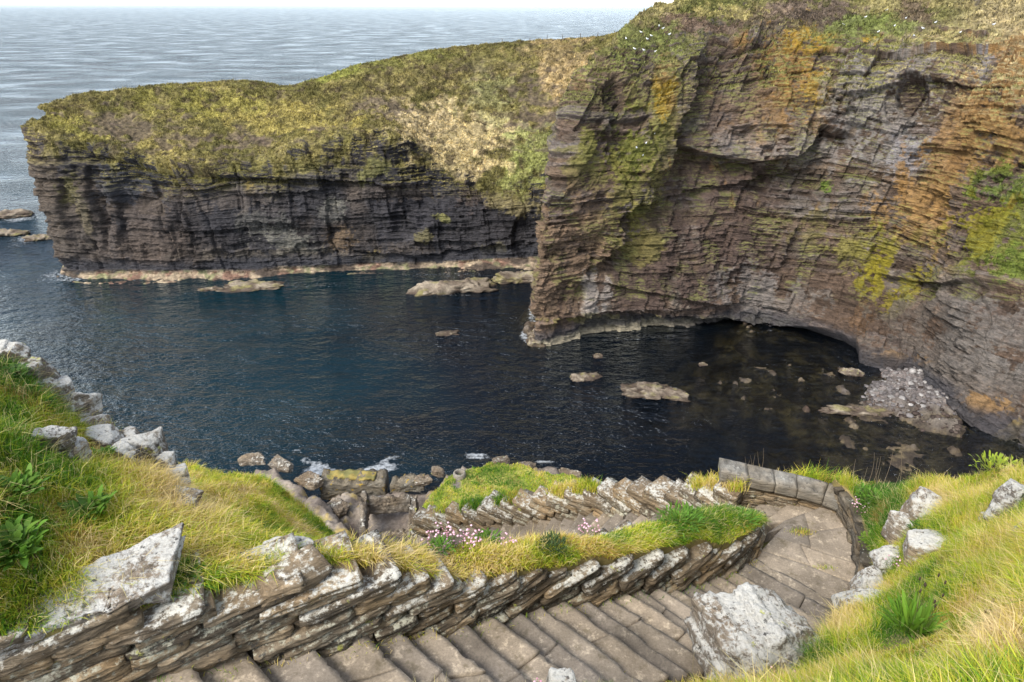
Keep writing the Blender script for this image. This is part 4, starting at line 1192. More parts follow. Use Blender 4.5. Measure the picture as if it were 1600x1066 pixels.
# second flight, going back down to the left
Q0 = np.array([3.80, 9.20, CAMZ - 7.92])
NQ = [Q0]
for k in range(1, 31):
    dxy = np.array([-0.756, 0.655]) if k < 11 else np.array([-0.91, 0.415])
    NQ.append(NQ[-1] + np.array([dxy[0] * 0.285, dxy[1] * 0.285, -0.148]))
NQ = np.array(NQ)
stair2 = empty('stone_staircase', NQ[6], 'farther flight of stone steps running down to the left behind the grassy terrace', 'staircase')
for k in range(1, len(NQ)):
    a, b = NQ[k - 1], NQ[k]
    d_ = (b - a)[:2]; d_ /= np.linalg.norm(d_); ln_ = np.array([-d_[1], d_[0]])
    if ln_[1] > 0: ln_ = -ln_
    skew = np.array([0.0, 0.0])
    f0 = b[:2] - ln_ * 0.12; f1 = b[:2] + ln_ * 1.35
    g0 = a[:2] - ln_ * 0.12 + d_ * 0.022; g1 = a[:2] + ln_ * 1.35 + d_ * 0.022
    V, Q = prism_slab('s', f0, f1, g1, g0, b[2], 0.2, None, None, 2900 + k, res=(14, 6, 3))
    child('step', V, Q, M_step, stair2, NQ[6])

# ============================================================ DRY STONE WALLS
def drystone(root, base, side, hfun, seed, depth=0.45, tmin=0.05, tmax=0.11, lmin=0.40, lmax=1.0, tilt=0.0, copemin=0.07, mat=None, cope=None, top_extra=0.0, jut=0.05, batter=0.05, pair=2):
    r = np.random.default_rng(seed)
    base = np.asarray(base, float)
    seg = np.linalg.norm(np.diff(base[:, :2], axis=0), axis=1)
    D = np.concatenate([[0], np.cumsum(seg)])
    tang = np.gradient(base[:, :2], D, axis=0); tang /= np.linalg.norm(tang, axis=1, keepdims=True)
    nor = np.stack([tang[:, 1], -tang[:, 0]], 1) * side
    I = lambda d, a: np.stack([np.interp(d, D, a[:, k]) for k in range(a.shape[1])], -1)
    zb = lambda d: np.interp(d, D, base[:, 2])
    loc = np.array(root.location)
    zlo = base[:, 2].min() - 0.3 - tilt * D[-1]; zhi = base[:, 2].max() + 1.3
    rows = []; z = zlo
    while z < zhi:
        t = tmin + (tmax - tmin) * r.random(); rows.append((z, t)); z += t
    body = []; ntop = 0; tones = []
    def slab(d0, d1, zc, t, top):
        nx = max(6, int((d1 - d0) / 0.06)); nx = min(nx, 26)
        V, Q = bgrid(nx, 6, 7)
        u = (V[:, 0] + 1) / 2
        dd_ = d0 + (d1 - d0) * u
        back = -depth * (0.7 + 0.5 * r.random()); fr = jut * (r.random() - 0.35) + (0.03 if top else 0)
        skew = (r.random() - 0.5) * 0.06
        n_ = back + (fr - back) * (1 - (V[:, 1] + 1) / 2) + skew * V[:, 0] * (V[:, 1] < 0)
        tt = t * (0.86 + 0.1 * r.random())
        zz = zc + V[:, 2] * tt / 2
        # split and chipped edges
        q = np.stack([dd_, n_, zz], 1)
        w1 = fbm(q * np.array([1, 1, 3]) + seed, 0.22, 4, seed + int(d0 * 97) % 1000)
        w2 = fbm(q * np.array([1, 1, 1]) + seed * 3, 0.5, 3, seed + 31 + int(d0 * 53) % 1000)
        endm = np.abs(V[:, 0]) > 0.97; frm = V[:, 1] < -0.97
        dd_ = dd_ + 0.05 * w2 * endm * np.sign(V[:, 0]) + endm * np.sign(V[:, 0]) * (-0.004)
        lam = _h(np.floor((zz + 0.01 * w2) / 0.017), np.floor(dd_ / 0.3 + 3 * w2), np.zeros_like(zz), seed) - 0.5
        n_ = n_ + (0.035 * w1 + 0.03 * lam) * (V[:, 1] < 0) - 0.02 * frm * (np.abs(V[:, 2]) > 0.97) - 0.04 * frm * endm * r.random()
        zz = zz + 0.016 * w2 + tilt * (dd_ - 0.5 * (d0 + d1)) + (0.02 * w1 * (V[:, 2] > 0.97) if top else 0)
        zz = zz + (r.random() - 0.5) * 0.10 * (dd_ - 0.5 * (d0 + d1))
        n2_ = n_ - batter * np.clip(zz - zb(dd_), 0, 1)
        xy = I(dd_, base[:, :2]) + I(dd_, nor) * n2_[:, None]
        return np.stack([xy[:, 0], xy[:, 1], zz], 1), Q
    ds = np.linspace(0, D[-1], 400)
    hs_ = np.array([hfun(x) for x in ds])
    for ri in range(0, len(rows) - 1):
        z, t = rows[ri]
        pz = rows[ri - ri % pair][0]
        relp = pz + tilt * ds - zb(ds)
        rel = z + tilt * ds - zb(ds)
        ok = (relp <= hs_) & (rel >= -0.2)
        if not ok.any(): continue
        da, db = ds[ok].min(), ds[ok].max()
        db = min(D[-1], db + (r.random() - 0.5) * 0.10)
        istoprow = (ri % pair == pair - 1)
        d1 = db; first = True
        while d1 > da + 0.1:
            L_ = lmin + (lmax - lmin) * r.random() ** 1.2
            if first and istoprow: L_ = max(L_, 0.55 * lmax + 0.2)
            d0 = max(d1 - L_, 0)
            if d1 - d0 > 0.10:
                dm = 0.5 * (d0 + d1)
                top = first and istoprow and db < D[-1] - 0.02
                tt = max(t, copemin) + top_extra if top else t
                V, Q = slab(d0, d1 - 0.008, z + tilt * dm + tt / 2, tt, top)
                if top and ntop < 95:
                    mk_mesh('coping_slab', V - loc, Q, None, cope or M_cope, parent=root, attrs={'tone': np.full(len(V), r.uniform(-0.7, 0.8))}); ntop += 1
                else:
                    body.append((V, Q)); tones.append(np.full(len(V), r.uniform(-1, 1)))
            d1 = d0; first = False
            if d0 <= 0: break
    V, Q = join(body)
    mk_mesh('stonework', V - loc, Q, None, mat or M_wall, parent=root, attrs={'tone': np.concatenate(tones)})
    return D, I, nor

wall1 = empty('dry_stone_wall', W1s[12], 'long dry stone wall of jutting flagstones with grass on top beside the nearer steps', 'stone wall')
drystone(wall1, W1s, 1, hf1, 43, depth=0.55, tilt=0.10, tmin=0.06, tmax=0.15, copemin=0.09, jut=0.09)

W2s = NQ.copy(); W2s[1:-1] = 0.25 * NQ[:-2] + 0.5 * NQ[1:-1] + 0.25 * NQ[2:]
W2s = W2s[:27]
wall2 = empty('dry_stone_wall', W2s[12], 'white lichened dry stone wall of leaning slabs on the seaward side of the farther steps', 'stone wall')
drystone(wall2, W2s, 1 if False else -1, lambda d: 0.37, 57, depth=0.5, tmin=0.08, tmax=0.15, lmin=0.4, lmax=0.8, copemin=0.13, cope=M_cope, tilt=0.15, jut=0.10)

W3b = np.array([[3.62, 9.62, CAMZ - 7.86], [4.1, 9.52, CAMZ - 7.92], [4.6, 9.42, CAMZ - 7.98], [5.1, 9.27, CAMZ - 8.02], [5.5, 9.02, CAMZ - 8.04]])
wall3 = empty('dry_stone_wall', W3b[2], 'low grey wall capped with cut blocks closing the far side of the landing', 'stone wall')
tmid = np.linspace(0, 4, 40); W3c = catmull(W3b, tmid)
D3, I3, n3 = drystone(wall3, W3c, 1, lambda d: 0.36, 63, depth=0.40, tmin=0.05, tmax=0.10, lmin=0.3, lmax=0.7, copemin=0.06, mat=M_wall, cope=M_wall, pair=1)
k = 0; d0 = 0.0
rb = np.random.default_rng(5)
while d0 < D3[-1] - 0.2:
    L_ = 0.36 + 0.16 * rb.random(); d1 = min(d0 + L_, D3[-1])
    V, Q = bgrid(10, 8, 5)
    dd_ = d0 + (d1 - d0 - 0.012) * (V[:, 0] + 1) / 2
    n_ = 0.06 - 0.46 * (V[:, 1] + 1) / 2
    top = 0.60 + 0.02 * rb.random()
    edge = (np.abs(V) > 0.97).sum(1)
    zz = np.interp(dd_, D3, W3c[:, 2]) + 0.40 + (top - 0.40) * (V[:, 2] + 1) / 2
    q = np.stack([dd_, n_, zz], 1) + k * 7
    w = fbm(q, 0.15, 4, 70 + k)
    zz = zz + 0.010 * w - 0.012 * (edge >= 2) * (V[:, 2] > 0)
    n_ = n_ + 0.012 * w * (V[:, 1] < 0) - 0.012 * np.sign(-V[:, 1]) * (edge >= 2)
    xy = I3(dd_, W3c[:, :2]) + I3(dd_, n3) * n_[:, None]
    mk_mesh('coping_block', np.stack([xy[:, 0], xy[:, 1], zz], 1) - np.array(wall3.location), Q, None, M_block, parent=wall3)
    d0 = d1; k += 1

W4b = np.array([[5.40, 9.20, CAMZ - 7.85], [5.42, 8.75, CAMZ - 7.8], [5.32, 8.25, CAMZ - 7.75], [5.17, 7.75, CAMZ - 7.7], [4.98, 7.30, CAMZ - 7.65]])
W4c = catmull(W4b, np.linspace(0, 4, 40))
wall4 = empty('dry_stone_wall', W4c[20], 'shadowy stone retaining wall holding up the turf on the right of the landing', 'stone wall')
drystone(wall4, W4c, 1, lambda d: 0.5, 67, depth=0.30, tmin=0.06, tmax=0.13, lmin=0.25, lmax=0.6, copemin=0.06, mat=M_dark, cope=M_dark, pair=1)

# ground under the second flight and its outer bank, down to the platform
outer = W2s[::2]
rowsG = []
for dn, dz in ((-1.5, 0.0), (0.0, -0.16), (0.55, -0.12), (0.8, -0.25), (2.0, -2.5), (5, -9.0), (10, -28), (14, -45)):
    rr_ = []
    for i, p in enumerate(outer):
        t_ = outer[min(i + 1, len(outer) - 1)] - outer[max(i - 1, 0)]
        n_ = np.array([t_[1], -t_[0]]) / np.hypot(t_[0], t_[1])
        if n_[1] < 0: n_ = -n_
        rr_.append([p[0] + n_[0] * dn, p[1] + n_[1] * dn, max(p[2] + dz - 0.04, 1.0)])
    rowsG.append(rr_)
G = np.array(rowsG).transpose(1, 0, 2)
# carry on round the landing to meet the bank
capG = []
for (bx, by, bz) in [(4.2, 9.35, -8.05), (5.0, 9.35, -8.0), (5.6, 8.9, -7.9)]:
    capG.append([[bx + (-0.3) * (j == 0) + nx_, by - 1.5 * (j == 0) + ny_, CAMZ + bz + dz] for j, (nx_, ny_, dz) in enumerate([(0, 0, 0), (0.02, 0.2, 0), (0.05, 0.6, 0.25), (0.1, 0.8, 0.1), (0.5, 2.0, -2.0), (1.2, 5, -9), (2.5, 10, -28), (4, 14, -40)])])
G = np.concatenate([np.array(capG)[::-1], G], 0)
PGs = loft(G, np.linspace(0, len(G) - 1, 120), np.linspace(0, 7, 60))
PGs[..., 2] += 0.05 * fbm(PGs, 0.6, 3, 770)
o = mk_mesh('outer_bank', PGs, grid_faces(*PGs.shape[:2]), mat=M_soil, col=lerp(np.array([0.13, 0.115, 0.035]), np.array([0.2, 0.16, 0.06]), sstep(-.3, .3, fbm(PGs, .6, 3, 771))[..., None]))
tag(o, kind='structure')
wG = np.zeros(PGs.shape[:2]); tvG = np.linspace(0, 7, 60)[None] + np.zeros((120, 1))
wG = ((tvG > 1.75) & (tvG < 3.9)).astype(float) + 0.0
gx_, gy_ = proj(PGs)
t = grass('outer_grass', PGs, 45000, 0.26, 0.011, [(800,780,120,30,0.1),(960,755,40,30,-0.8),(1270,735,50,20,-0.6),(1180,725,40,20,0.5),(1090,735,60,20,0.5)], 772, wG, base=(0.1,), leanamt=0.5)
tag(t, 'rough grass growing along the outside of the farther steps', 'grass', kind='stuff')
# tufts rooted in the joints of the far wall top
tops = []
for (a, b_, n_) in [(0.0, 0.9, 900), (2.9, 3.9, 1700), (4.6, 5.2, 700), (5.6, 6.1, 600), (6.4, 6.8, 300)]:
    D2 = np.concatenate([[0], np.cumsum(np.linalg.norm(np.diff(W2s[:, :2], axis=0), axis=1))])
    dq = a + (b_ - a) * R.random(n_)
    xx = np.interp(dq, D2, W2s[:, 0]); yy = np.interp(dq, D2, W2s[:, 1]); zz = np.interp(dq, D2, W2s[:, 2])
    tops.append(np.stack([xx + 0.05 + 0.2 * R.random(n_), yy + 0.05 + 0.30 * R.random(n_), zz + 0.42 + 0.08 * R.random(n_)], 1))
B = np.concatenate(tops); n = len(B)
colr = turf_colors(B, [(960,760,40,40,-0.9),(1100,740,40,30,0.1)], 780, (0.05,))
t = blade_mesh('wall_tufts', B, 0.24 * (0.6 + 0.8 * R.random(n)), 0.012 * np.ones(n), R.standard_normal((n, 2)) * 0.35, colr)
tag(t, 'tufts of grass sprouting from the top of the farther wall', 'grass', kind='stuff')
# short turf on the platform by the shore
wS = (isg > 0.6).astype(float) * (1 - bare)
t = grass('platform_turf', Pg[::1, ::1], 60000, 0.20, 0.05, [(800,740,80,20,-0.3)], 790, wS, base=(-0.28,), leanamt=0.8, wind=0.2)
tag(t, 'short bright turf covering the level platform above the shore', 'grass', kind='stuff')

# weeds in the joints of the steps
wb = []
for k in range(1, len(NW)):
    m = R.integers(15, 60)
    q = R.random(m)
    e_ = R.random(m) < 0.7
    off_ = np.where(e_, R.random(m) ** 2 * 0.16 + 0.02, R.random(m) * 1.2)
    pt = NW[k - 1][None] + (NW[k] - NW[k - 1])[None] * np.where(e_, q, 0.02 + 0.05 * q)[:, None]
    pt[:, :2] += nd[None] * off_[:, None]
    pt[:, 2] = NW[k][2] - 0.005
    wb.append(pt)
cl_ = atz(1252, 832, -7.62)
pt = np.repeat(cl_[None], 260, 0); pt[:, :2] += R.standard_normal((260, 2)) * np.array([0.10, 0.04]); wb.append(pt)
cl_ = atz(1285, 888, -7.58)
pt = np.repeat(cl_[None], 60, 0); pt[:, :2] += R.standard_normal((60, 2)) * np.array([0.10, 0.02]); wb.append(pt)
B = np.concatenate(wb); n = len(B)
t = blade_mesh('joint_weeds', B, 0.06 * (0.5 + R.random(n)), 0.006 * np.ones(n), R.standard_normal((n, 2)) * 0.5, turf_colors(B, [], 781, (-0.1,)))
tag(t, 'small tufts of grass and weeds growing in the joints of the steps', 'weeds', kind='stuff')

# ============================================================ LOOSE ROCKS
def surf_at(P, x, y, PX=None):
    a, b = proj(P) if PX is None else PX
    i = np.argmin((a - x) ** 2 + (b - y) ** 2)
    return P.reshape(-1, 3)[i].copy()
pxA = proj(PA); pxB = proj(PB); pxC = proj(PC)
def boulder(x, y, surf, w, h, dp, label, seed, rz=0, tx=0, ty=0, mat=None, sink=0.24, sub=5, name='boulder', rough=0.07, bedz=0.0, z=None, planes=8):
    """w,h,dp: half sizes in metres"""
    if surf is not None:
        base = surf_at(surf[0], x, y + 0, surf[1])
    else:
        base = atz(x, y, z)
    w, h, dp = w * 1.2, h * 1.15, dp * 1.2
    Q, T = rock_geo((w, dp, h), seed, sub, rough=rough, bedz=bedz or 0.09, planes=planes, tilt=random.uniform(-.6, .6))
    Q = rotz(roty(rotx(Q, tx), ty), rz)
    Q[:, 2] += h * (1 - 2 * sink) * 1.0
    o = mk_mesh(name, Q, None, T, mat or M_white, smooth=True, attrs={'tone': np.full(len(Q), random.uniform(-0.8, 0.8))})
    o.location = base
    return tag(o, label, 'rock')
A_ = (PA, pxA); C_ = (PC, pxC); B_ = (PB, pxB)
boulder(28, 566, A_, 0.20, 0.20, 0.17, 'squarish pale rock at the far left tip of the rock edge', 11, 20)
boulder(80, 590, A_, 0.20, 0.25, 0.18, 'tall cracked rock behind the smooth white slab on the left edge', 12, -10)
boulder(60, 612, A_, 0.21, 0.10, 0.16, 'smooth flat white slab lying in the grass beside a green clump', 13, 30, 0, 18)
boulder(128, 655, A_, 0.20, 0.24, 0.17, 'narrow white rock sloping down the left edge above the yellow tuft', 14, 40, 0, 25)
boulder(168, 700, A_, 0.24, 0.17, 0.18, 'broad whitish rock below the yellow tuft on the left edge', 15, -20, 0, 10)
boulder(92, 715, A_, 0.17, 0.22, 0.13, 'upright white topped rock standing inside the grass of the left slope', 16, 15, 0, 15)
boulder(118, 725, A_, 0.13, 0.18, 0.11, 'small grey split rock leaning against the upright white topped rock', 17, -15)
boulder(236, 718, A_, 0.22, 0.25, 0.18, 'large blocky rock with a flat top jutting out over the sea', 18, 10)
boulder(282, 762, A_, 0.16, 0.17, 0.14, 'rounded pale rock next below the blocky flat topped rock', 19, 25)
boulder(283, 788, A_, 0.19, 0.11, 0.14, 'low white rock at the foot of the line of rocks above the lime slope', 20, -15, 0, 15)
boulder(200, 725, A_, 0.13, 0.16, 0.12, 'narrow brown sided rock wedged beside the blocky flat topped rock', 29, -5)
boulder(448, 862, A_, 0.22, 0.07, 0.13, 'thin pale slab lying at the grass edge behind the wall', 21, 20, 0, 5, rough=0.04)
boulder(515, 862, A_, 0.18, 0.06, 0.11, 'small tan slab bedded in golden grass behind the wall', 22, 8, 0, 0, rough=0.04)
boulder(105, 622, A_, 0.17, 0.20, 0.15, 'brown sided rock between the tall cracked rock and the narrow white rock', 51, 35)
boulder(150, 676, A_, 0.16, 0.15, 0.14, 'small pale rock filling the gap above the broad whitish rock', 52, 5)
boulder(210, 706, A_, 0.15, 0.20, 0.13, 'grey rock tilted against the blocky flat topped rock', 53, -25)
boulder(262, 742, A_, 0.15, 0.18, 0.13, 'square rock stepping down from the blocky flat topped rock', 54, 15)
boulder(12, 556, A_, 0.18, 0.16, 0.15, 'pale rock cut by the left border of the picture', 55, 10)
boulder(290, 800, A_, 0.13, 0.12, 0.10, 'small mossy stone ending the line of rocks on the left', 56, 10)
# the great slab crowning the left end of the wall
V, Q = bgrid(60, 24, 10)
bx = V * np.array([0.64, 0.26, 0.08]); bx[:, 1] += 0.10 * bx[:, 0]; bx[:, 0] += 0.10 * V[:, 1] * (V[:, 0] > 0.3)
bx[:, 1] *= np.interp(V[:, 0], [-1, -0.3, 0.4, 1], [0.62, 0.72, 1.0, 1.05])
bx[:, 2] *= np.interp(V[:, 0], [-1, 0, 1], [0.75, 1.0, 1.1])
edge_ = (np.abs(V) > 0.95).sum(1)
nn_ = fbm(bx * np.array([1, 1, 3]) + 5, 0.25, 5, 23); n3_ = fbm(bx + 9, 0.08, 3, 24)
lam_ = _h(np.floor((bx[:, 2] + 0.02 * nn_) / 0.022), np.floor(bx[:, 0] / 0.35 + nn_), np.zeros(len(bx)), 23) - 0.5
bx = bx * (1 - 0.02 * (edge_ >= 2))[:, None]
bx[:, 1] += 0.05 * nn_ + 0.035 * lam_ * np.sign(V[:, 1]) * (np.abs(V[:, 1]) > 0.95)
bx[:, 2] += 0.030 * nn_ + 0.008 * n3_
bx[:, 0] += 0.06 * nn_
bx = rotz(rotx(roty(bx, 2.5), 12), 33)
o = mk_mesh('boulder', bx, Q, None, M_white); o.location = atz(138, 934, -4.09)
tag(o, 'great flat white slab lying on the left end of the grassy wall', 'rock')
Q, T = rock_geo((0.26, 0.20, 0.10), 33, 5, rough=0.05, planes=9)
Q = rotz(roty(Q, -14), 40)
o = mk_mesh('boulder', Q, None, T, M_white); o.location = atz(235, 878, -4.32)
tag(o, 'white wedge of stone rising behind the end of the great flat slab', 'rock')
Q, T = rock_geo((0.36, 0.17, 0.12), 24, 5, rough=0.05, planes=8)
Q = rotz(roty(Q, -10), 36)
o = mk_mesh('boulder', Q, None, T, M_cope); o.location = atz(452, 905, -4.45)
tag(o, 'angular grey slab tilted up on the wall top beside an ochre stone', 'rock')

# the big lichened boulder on the right of the steps
Q, T = rock_geo((0.70, 0.52, 0.66), 26, 6, rough=0.07, planes=8, k=50, bedz=0.11, tilt=2.2)
cut = np.maximum(0, Q[:, 0] - 0.05); Q[:, 2] -= 0.42 * cut; Q[:, 1] *= (1 - 0.25 * np.clip(cut, 0, 1)); Q[:, 0] += 0.35 * cut
Q = rotz(Q, 14)
o = mk_mesh('boulder', Q, None, T, M_white); o.location = atz(1185, 1022, -6.05)
tag(o, 'big white boulder with yellow green lichen overhanging the right side of the steps', 'rock')
boulder(1342, 925, C_, 0.20, 0.24, 0.18, 'rounded grey rock at the lower right corner of the landing', 34, 30)
boulder(1352, 950, C_, 0.30, 0.12, 0.16, 'low white rock between the big boulder and the rounded grey rock', 35, -8)
boulder(1432, 815, C_, 0.16, 0.30, 0.17, 'tall white capped rock on the grassy bank right of the landing', 36, -30, 0, 15)
boulder(1408, 838, C_, 0.16, 0.22, 0.15, 'greyish rock leaning on the left of the tall white capped rock', 37, 10)
boulder(1442, 866, C_, 0.24, 0.16, 0.18, 'wide pale rock just below the tall white capped rock', 38, 25, 0, -12)
boulder(1392, 880, C_, 0.22, 0.12, 0.16, 'low speckled rock poking out of the turf above the rounded grey rock', 39, 0)
boulder(1568, 806, C_, 0.17, 0.27, 0.12, 'pointed white slab leaning in the grass at the right edge', 40, 10, 0, 24)
boulder(1538, 816, C_, 0.05, 0.07, 0.05, 'tiny white stone beside the pointed slab at the right edge', 41, 0, sub=4)
boulder(1599, 838, C_, 0.08, 0.10, 0.08, 'small white stone cut by the right border of the picture', 42, 0, sub=4)
boulder(874, 1066, C_, 0.11, 0.12, 0.10, 'small speckled white stone in the grass strip at the bottom', 43, 0, sub=4)

# rocks standing in the sea
def skerry(x, y, w, h, dp, label, seed, rz=0, sink=0.4, bedz=0.4, mat=None, tilt=0.0):
    base = atz(x, y, -CAMZ)
    Q, T = rock_geo((w, dp, h), seed, 5, rough=0.20, bedz=bedz, planes=12, tilt=tilt)
    Q[:, :2] *= (1 + 0.35 * fbm(Q / np.array([w, dp, h]), 0.7, 4, seed + 2))[:, None]
    Q[:, 2] += 0.45 * h * fbm(Q, w * 0.3, 4, seed)
    Q = rotz(Q, rz); Q[:, 2] = Q[:, 2] * 0.8 + h * (0.75 - 2 * sink)
    cc = lerp(np.array([0.10, 0.075, 0.055]), np.array([0.23, 0.19, 0.14]), sstep(-.3, .3, fbm(Q, w * 0.3, 4, seed + 5))[:, None])
    cc = lerp(cc, np.array([0.20, 0.18, 0.06]), (0.6 * sstep(0.1, 0.4, fbm(Q, w * 0.2, 4, seed + 8)))[:, None])
    cc = lerp(cc, np.array([0.05, 0.035, 0.025]), (1 - sstep(0.0, 0.45, Q[:, 2] + 0.2 * fbm(Q, 1, 3, seed)))[:, None])
    o = mk_mesh('skerry', Q, None, T, mat or M_shore, cc); o.location = base
    return tag(o, label, 'sea rock')
skerry(10, 338, 8.0, 1.8, 3.0, 'long brown reef farthest from the headland tip at the left edge', 61, 10)
skerry(10, 366, 6.0, 1.4, 2.2, 'weedy brown reef nearer the camera at the left edge', 62, 5)
skerry(72, 372, 4.5, 1.5, 1.6, 'small slanting reef close to the tip of the headland', 63, 30)
skerry(708, 452, 9.8, 2.6, 2.8, 'long flat grey rock lying off the foot of the headland', 64, 8, 0.42, 0.7, tilt=0.08)
skerry(812, 436, 7.5, 2.4, 3.0, 'pale ledge half hidden behind the cliff corner', 65, 5)
skerry(664, 458, 2.6, 0.8, 1.6, 'small green edged ledge at the left end of the long flat grey rock', 60, 0)
skerry(838, 528, 1.9, 1.0, 3.4, 'whitish ledge awash at the foot of the cliff corner', 66, 0)
skerry(915, 590, 2.6, 0.42, 1.5, 'small pale rock awash in the dark inlet', 67, 12)
skerry(1018, 612, 5.0, 0.50, 2.4, 'broad pale rock awash in the middle of the inlet', 68, -8)
skerry(934, 557, 0.9, 0.40, 0.8, 'little yellow green rock near the cliff foot in the inlet', 69, 0)
skerry(1098, 570, 0.8, 0.35, 0.6, 'single tiny brown rock out in the shaded shallows', 70, 0)
skerry(1345, 643, 5.2, 0.55, 1.3, 'long brown ledge awash in front of the pebble beach', 71, -6)
skerry(1328, 583, 1.9, 1.1, 1.1, 'bright green weedy rock at the mouth of the sea cave', 72, -20)
skerry(700, 521, 2.2, 0.25, 1.2, 'brown rock just breaking the surface in the middle of the bay', 73, 5)

skerry(395, 448, 6.5, 0.55, 2.6, 'flat pinkish ledge jutting from the foot of the headland', 74, 4)
skerry(330, 452, 2.5, 0.35, 1.0, 'small dark ledge left of the flat pinkish ledge', 75, 4)
def shore_rock(x, y, z, w, h, dp, label, seed, rz=0, tilt=0.1):
    base = atz(x, y, z - CAMZ)
    w, dp, h = w * 0.5, dp * 0.5, h * 0.36
    base[2] -= 0.2
    Q, T = rock_geo((w, dp, h), seed, 6, rough=0.11, bedz=0.16, planes=9, k=50, tilt=tilt)
    Q[:, :2] *= (1 + 0.22 * fbm(Q / np.array([w, dp, h]), 0.6, 5, seed + 2))[:, None]
    Q = rotz(Q, rz)
    o = mk_mesh('shore_rock', Q, None, T, M_rockfar, attrs={'tone': np.full(len(Q), random.uniform(-0.6, 0.6))}); o.location = base
    return tag(o, label, 'rock')
shore_rock(392, 716, 3.2, 3.4, 1.3, 1.8, 'low dark rock at the outer end of the outcrop below the lime slope', 101, 5)
shore_rock(440, 724, 3.4, 3.6, 1.4, 2.0, 'slanting grey ledge in the middle of the outcrop below the lime slope', 102, -30)
shore_rock(482, 750, 3.6, 3.2, 1.6, 2.2, 'broken grey ledge between the lime slope and the quay wall', 103, -45)
shore_rock(528, 790, 3.4, 2.4, 1.6, 2.0, 'rusty lichened rock beside the ruined house', 104, -40)
shore_rock(660, 748, 3.6, 2.2, 1.2, 1.6, 'flat slab of rock left of the round stone basin', 105, 15)
shore_rock(684, 735, 3.6, 1.6, 1.2, 1.4, 'reddish rock on the shore edge behind the round stone basin', 106, 0)
shore_rock(782, 719, 4.2, 2.4, 1.5, 1.5, 'highest of the rocks fringing the grassy platform', 107, 8)
shore_rock(822, 726, 3.6, 2.6, 1.1, 1.4, 'brown rock on the fringe of the grassy platform beside its highest rock', 108, -12)
shore_rock(888, 737, 3.2, 3.0, 1.0, 1.4, 'low weedy rock at the far right corner of the grassy platform', 109, -18)
# beach pebbles and cobbles
bm_v, bm_t, off = [], [], 0
V0, T0 = ICO[2]
ptsb = scatter(Pg, 2600, ((sdb > -1) & (Pg[..., 2] > -0.1)).astype(float) * (0.25 + 0.75 * isb))
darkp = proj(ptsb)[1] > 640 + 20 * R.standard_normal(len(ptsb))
cols = []
for i in range(len(ptsb)):
    s_ = 0.07 + 0.42 * R.random() ** 6
    Q = V0 * (1 + 0.25 * R.standard_normal((len(V0), 1)) * 0.4) * s_ * np.array([1, 0.8 + 0.3 * R.random(), 0.55])
    Q = rotz(Q, R.random() * 360) + ptsb[i] + np.array([0, 0, 0.2 * s_])
    bm_v.append(Q); bm_t.append(T0 + off); off += len(V0)
    c_ = lerp(np.array([0.12, 0.105, 0.10]), np.array([0.30, 0.28, 0.26]), R.random() ** 3) * (0.5 + 0.6 * R.random())
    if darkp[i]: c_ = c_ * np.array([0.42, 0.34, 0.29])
    cols.append(np.repeat(c_[None], len(V0), 0))
o = mk_mesh('beach_stones', np.concatenate(bm_v), None, np.concatenate(bm_t), M_shore, np.concatenate(cols))
tag(o, 'grey cobbles strewn over the small beach below the cliff', 'stones', kind='stuff')

# ============================================================ RUINS AND BASIN ON THE SHORE
def rubble_wall(name, p0, p1, thick, h0, h1, parent, loc, mat, seed):
    V, Q = bgrid(40, 5, 14)
    p0 = np.asarray(p0, float); p1 = np.asarray(p1, float)
    d_ = (p1 - p0); d_[2] = 0; L_ = np.linalg.norm(d_); d_ /= L_
    n_ = np.array([-d_[1], d_[0], 0])
    u = (V[:, 0] + 1) / 2; w = (V[:, 2] + 1) / 2
    top = lerp(h0, h1, u) + 0.45 * fbm(np.stack([u * L_ * 1.3 + seed, V[:, 1] * 0.6, u * 0], 1), 0.8, 4, seed)
    z = lerp(p0[2], p1[2], u) + w * top
    P_ = p0[None] + d_[None] * (u * L_)[:, None] + n_[None] * (V[:, 1] * thick / 2)[:, None]
    P_[:, 2] = z
    rw = np.floor(z / 0.22); bk = np.floor((u * L_ + _h(rw, rw * 0, rw * 0, seed) * 3) / 0.5)
    P_ = P_ + n_[None] * (np.sign(V[:, 1]) * (0.20 * (_h(rw, bk, rw * 0, seed + 1) - 0.5) + 0.16 * fbm(P_, 0.6, 4, seed)) * (np.abs(V[:, 1]) > 0.9))[:, None]
    return mk_mesh(name, P_ - np.asarray(loc), Q, None, mat, parent=parent)
za = 3.2
g1 = atz(577, 801, za - CAMZ); g2 = atz(643, 797, za - CAMZ)
ruin = empty('ruined_house', g1, 'roofless ruined stone house on the shore below the lime green slope', 'ruin')
zz_ = np.array([0, 0, 0.])
rubble_wall('wall', g1, g2, 0.6, 1.9, 1.7, ruin, g1, M_rockfar, 81)
rubble_wall('wall', g1 + np.array([-0.35, 0.3, 0]), g1 + np.array([0.1, -3.6, -0.2]), 0.6, 2.5, 1.4, ruin, g1, M_rockfar, 82)
rubble_wall('wall', g2 + np.array([0.35, 0.3, 0]), g2 + np.array([0.5, -3.4, -0.2]), 0.6, 1.7, 0.9, ruin, g1, M_rockfar, 83)
rubble_wall('wall', g1 + np.array([2.0, -3.9, -0.2]), g2 + np.array([0.5, -3.7, -0.2]), 0.6, 0.7, 0.9, ruin, g1, M_rockfar, 84)
q1 = atz(506, 769, 1.0 - CAMZ); q2 = atz(606, 766, 1.0 - CAMZ)
quay = empty('quay_wall', q1, 'thick stone quay wall with a grassy top and orange lichen at its left end', 'quay')
rubble_wall('stonework', q1, q2, 2.6, 2.1, 1.8, quay, q1, M_quay, 85)
V, Q = bgrid(30, 8, 2)
Ld_ = np.linalg.norm((q2 - q1)[:2])
